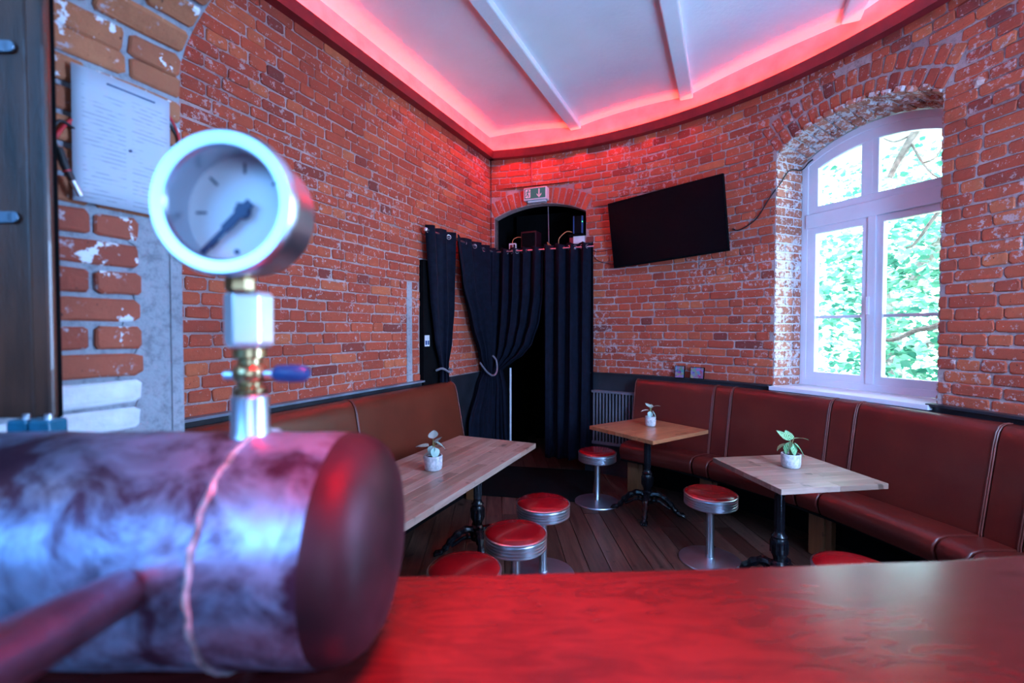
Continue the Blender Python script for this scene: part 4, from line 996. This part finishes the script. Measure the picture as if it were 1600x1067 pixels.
mb = MB(); mb.lathe([(0, .634), (.0768, .634)], (GX, 0, GZ), 48, 'Y', False); mb.build('dial', 'dial', gp)
M['ink'] = plain('dial_ink', (.03, .06, .16), .5)
mb = MB()
def seg_(x0, z0_, x1, z1_, w_, y=.6325, h=.001):
    a, b_ = Vector((GX+x0, 0, GZ+z0_)), Vector((GX+x1, 0, GZ+z1_)); d_ = (b_-a).normalized(); n_ = Vector((-d_.z, 0, d_.x))*w_/2
    mb.prism([a-n_, b_-n_, b_+n_, a+n_], Vector((0, y, 0)), Vector((0, y+h, 0)))
for k in range(7):
    a = R_(225-270*k/6); big = True; r0 = .052 if big else .060; seg_(r0*math.cos(a), r0*math.sin(a), .066*math.cos(a), .066*math.sin(a), .0028 if big else .0010)
for x in (-.012, .014): mb.lathe([(.0001, .6320), (.0035, .6320), (.0035, .6335), (.0001, .6335)], (GX+x, 0, GZ-.052+.0), 10, 'Y')
seg_(-.010, -.068, .014, -.068, .004); seg_(-.004, -.060, .006, -.060, .003); seg_(-.012, .012, -.002, .012, .003)
tag(mb.build('dial_marking', 'ink', gp), kind='stuff')
mb = MB(); mb.lathe([(.0001, .622), (.009, .622), (.009, .632), (.0001, .632)], (GX, 0, GZ), 18, 'Y'); seg_(-.056, -.056, .010, .010, .0065, .624, .003); seg_(-.024, -.024, .012, .012, .011, .623, .003)
mb.build('needle', 'ink', gp, smooth=False)
mb = MB(); mb.tube([(-.435, .535, 1.305), (-.40, .44, 1.335), (-.352, .31, 1.375), (-.325, .235, 1.40)], .0245, 24); M['spout'] = plain('spout_steel', (.16, .08, .12), .34, .8, .2, 12, .2); mb.build('spout', 'spout', vt, smooth=True)
mb = MB(); mb.tube([(-.447, .565, 1.296), (-.4335, .53, 1.307)], .031, 24); mb.build('spout_collar', 'vessel_dark', vt, smooth=True)
fixall(vt)

# ------------------------------------------------------------------ wooden cabinet, blue glasses, menu sheet, cables at left
cb = empty('wooden_cabinet', (-1.0, .86, 1.43), label='dark brown wooden cabinet door with steel hinges hanging at the left edge', category='cabinet')
def cbox(nm, c, s_, mt, bev=.004, rz=0.): b_ = MB(); b_.box(c, s_, rz); return b_.build(nm, mt, cb, bevel=bev)
cbox('post', (-.902, .9075, 2.20), (.038, .016, 1.54), 'wood_dark', .006)
cbox('door_leaf', (-1.122, .912, 2.20), (.40, .016, 1.54), 'wood_dark')
cbox('side_gap_shade', (-.8915, .9205, 2.20), (.012, .009, 1.54), 'black', .001)  # black strip painting the shade in the gap between post and wall
M['hinge'] = plain('hinge_steel', (.20, .24, .30), .4, 1, .06)
for z_ in (2.135, 1.815):
    b_ = MB(); b_.box((-.993, .900, z_), (.090, .006, .022)); b_.lathe([(.0001, -.003), (.011, -.003), (.011, .003), (.0001, .003)], (-.948, .900, z_), 14, 'Y'); b_.build('hinge_plate', 'hinge', cb, bevel=.001)
fixall(cb)
for i, (x, y) in enumerate(((-.905, .845), (-.868, .80), (-.835, .835))):
    pass
for i, x in enumerate((-.886, -.846)):
    t = empty('glass_bottle', (x, .855, ZC+.001), label=['square blue glass bottle by the left frame edge, left of the pair', 'square blue glass bottle at the left edge beside the painted bricks'][i], category='bottle', group='blue glass bottles')
    mb = MB(); mb.lathe([(.019, 0), (.021, .008), (.021, .282), (.019, .288)], (0, 0, 0), 4); mb.v = [(x_*.707*1.25-y_*.707*1.25, x_*.707*1.25+y_*.707*1.25, z_) for x_, y_, z_ in mb.v]; mb.build('body', 'blueglass', t, bevel=.003)
    mb = MB(); mb.lathe([(.006, .286), (.006, .296), (.004, .297)], (0, 0, 0), 16); mb.build('stopper', 'chrome', t, smooth=True)
# menu
mb = MB(); a = [JP(-.238, 1.885, .030), JP(-.038, 1.885, .030), JP(-.038, 2.190, .024), JP(-.238, 2.190, .024)]
def pap(u, v):
    s_ = -.238+.200*u; z_ = 1.888+.300*v; return JP(s_, z_, .020+.006*math.sin(u*3)+.004*v)
mb.grid(pap, 8, 6); me = mb.mesh('menu_sheet', M['paper'], True); ul = me.uv_layers.new(name='uv')
for l in me.loops: i = l.vertex_index; ul.data[l.index].uv = ((i % 9)/8, (i//9)/6)
ms = bpy.data.objects.new('menu_sheet', me); COL.objects.link(ms); s_ = ms.modifiers.new('solid', 'SOLIDIFY'); s_.thickness = .001; s_.offset = -1
tag(ms, 'white sheet of small print pinned to the brick pier at left', 'paper')
mb = MB(); mb.box(JP(-.125, 2.168, .030), (.10, .002, .003), math.atan2(D.y, D.x)); mb.build('heading', 'ink', ms)
mb = MB(); mb.tube([JP(-.130, 2.03, .02), JP(-.130, 2.03, .032)], .003, 8); mb.build('pin', 'ink', ms)
def cab(label, pts, r, mt, cat='cable'):
    mb = MB(); mb.tube(smooth_path(pts, 7), r, 7); return tag(mb.build('cable', mt, smooth=True), label, cat)
cab('red cable looping out from behind the right edge of the printed sheet', [JP(-.10, 2.16, .014), JP(-.05, 2.165, .016), JP(-.02, 2.13, .016), JP(-.008, 2.08, .016), JP(-.015, 2.04, .016), JP(-.06, 2.03, .014)], .0035, 'cable_red')
cab('black cable looping out behind the right edge of the printed sheet', [JP(-.09, 2.15, .012), JP(-.04, 2.14, .012), JP(-.008, 2.10, .012), JP(.002, 2.05, .012), JP(-.018, 2.01, .012), JP(-.07, 2.02, .012)], .004, 'cable_black')
cab('red cable coiled at the left edge of the printed sheet', [JP(-.21, 2.06, .014), JP(-.245, 2.05, .02), JP(-.262, 2.02, .02), JP(-.275, 1.995, .02), JP(-.262, 2.025, .024), JP(-.24, 2.06, .02), JP(-.215, 2.07, .014)], .0035, 'cable_red')
pl_ = cab('black jack plug with silver tip dangling below the coiled cables', [JP(-.22, 2.04, .014), JP(-.26, 2.05, .03), JP(-.275, 2.02, .03), JP(-.27, 1.995, .032), JP(-.262, 1.975, .034)], .0035, 'cable_black', 'plug')
mb = MB(); mb.tube([JP(-.266, 1.99, .033), JP(-.258, 1.955, .036), JP(-.245, 1.925, .038)], [.008, .0085, .006], 10); mb.build('plug_body', 'cable_black', pl_, smooth=True)
mb = MB(); mb.tube([JP(-.255, 1.945, .0365), JP(-.2535, 1.942, .0368)], .0088, 10); mb.build('colour_ring', 'cable_red', pl_, smooth=True)
mb = MB(); mb.tube([JP(-.245, 1.925, .038), JP(-.232, 1.895, .040)], .0062, 10); mb.build('plug_tip', 'chrome', pl_, smooth=True)

# ------------------------------------------------------------------ garden beyond the window
mb = MB(); mb.add([(2, -6, -1.2), (30, -6, -1.2), (30, 30, -1.2), (2, 30, -1.2)], [(0, 1, 2, 3)]); struct(mb.build('ground', 'grass'))
def tree(label, x, y, h, clusters, nleaf, lsize, seed, limbs):
    rnd = random.Random(seed); t = empty('tree', (x, y, -1.2), label=label, category='tree'); mb = MB()
    mb.tube(smooth_path([(x, y, -1.2), (x+.1, y+.1, h*.4), (x-.1, y+.2, h)], 5), [.16-.008*i for i in range(11)], 8)
    for l in limbs: 
        pts = smooth_path(l[0], 5); k = len(pts); mb.tube(pts, [l[1]*(1-.6*i/k) for i in range(k)], 7)
    mb.build('trunk', 'bark', t, smooth=True)
    mb = MB()
    for i in range(nleaf):
        c, r = clusters[rnd.randrange(len(clusters))]
        while True:
            q = Vector((rnd.uniform(-1, 1), rnd.uniform(-1, 1), rnd.uniform(-1, 1)))
            if q.length < 1: break
        p = Vector(c)+Vector((q.x*r[0], q.y*r[1], q.z*r[2])); s_ = lsize*rnd.uniform(.6, 1.3)
        e = Matrix.Rotation(rnd.uniform(0, 6.3), 3, 'Z') @ Matrix.Rotation(rnd.gauss(0, .55), 3, 'X') @ Matrix.Rotation(rnd.gauss(0, .4), 3, 'Y')
        L = [(0, 0, 0), (.28, -.42, .06), (.55, -.36, .05), (1, 0, -.12), (.55, .36, .05), (.28, .42, .06)]
        mb.add([p+e @ (Vector(v)*s_) for v in L], [(0, 1, 2, 3), (0, 3, 4, 5)], rnd.random())
    tag(mb.build('foliage', 'treeleaf', t, attr=True), kind='stuff'); fixall(t)
G = lambda d_, a, z: (WP(a, z, d_)).to_tuple()
tree('leafy green tree close outside the arched window', 5.2, 6.4, 2.6, [(G(2.2, .1+.45*i, .9+.42*k), (.55, .55, .26)) for i in range(-3, 4) for k in range(-1, 5)], 4800, .105, 3, [(((5.2, 6.4, 1.2), G(2.6, .6, 2.0), G(2.3, .9, 2.6)), .05),
    ((G(2.1, 1.2, 6.0), G(1.9, .8, 5.0), G(1.6, .45, 4.3), G(1.6, .16, 3.72), G(1.6, .07, 3.60), G(1.6, -.05, 3.41), G(1.6, -.16, 3.20)), .070),
    ((G(1.6, .02, 3.52), G(1.6, .10, 3.32), G(1.6, .20, 3.14), G(1.6, .32, 3.02)), .014), ((G(1.6, .05, 3.58), G(1.6, -.12, 3.56), G(1.6, -.25, 3.66)), .012), ((G(1.6, .12, 3.26), G(1.6, .25, 3.30), G(1.6, .34, 3.55)), .010),
    ((G(1.6, .42, 2.95), G(1.6, .23, 2.70), G(1.6, .08, 2.48), G(1.6, .0, 2.44)), .022), ((G(1.7, .5, 1.9), G(1.6, .30, 1.66), G(1.6, .10, 1.60), G(1.6, -.1, 1.5), G(1.6, -.3, 1.52)), .035)])
tree('thin leaved tree with a slanting grey limb outside the window', 7.4, 5.4, 4.4, [(G(4.2, -.8+.7*i, 2.2+.6*k), (.7, .7, .35)) for i in range(-2, 4) for k in range(0, 5)], 4200, .10, 4, [((G(3.6, -.9, 2.2), G(3.6, -.35, 3.3), G(3.6, .1, 4.0), G(3.6, .5, 5.0)), .10), ((G(3.6, -.35, 3.3), G(3.5, -.1, 3.15), G(3.4, .3, 2.9)), .02), ((G(3.6, .0, 3.8), G(3.5, .6, 3.6), G(3.4, 1.0, 3.9)), .02)])
tree('dense green tree farther off behind the window garden', 10.5, 9, 5, [(G(7.5, -3.5+1.3*i, .2+1.1*k), (1.3, 1.3, .7)) for i in range(0, 7) for k in range(0, 5)], 7000, .17, 5, [])
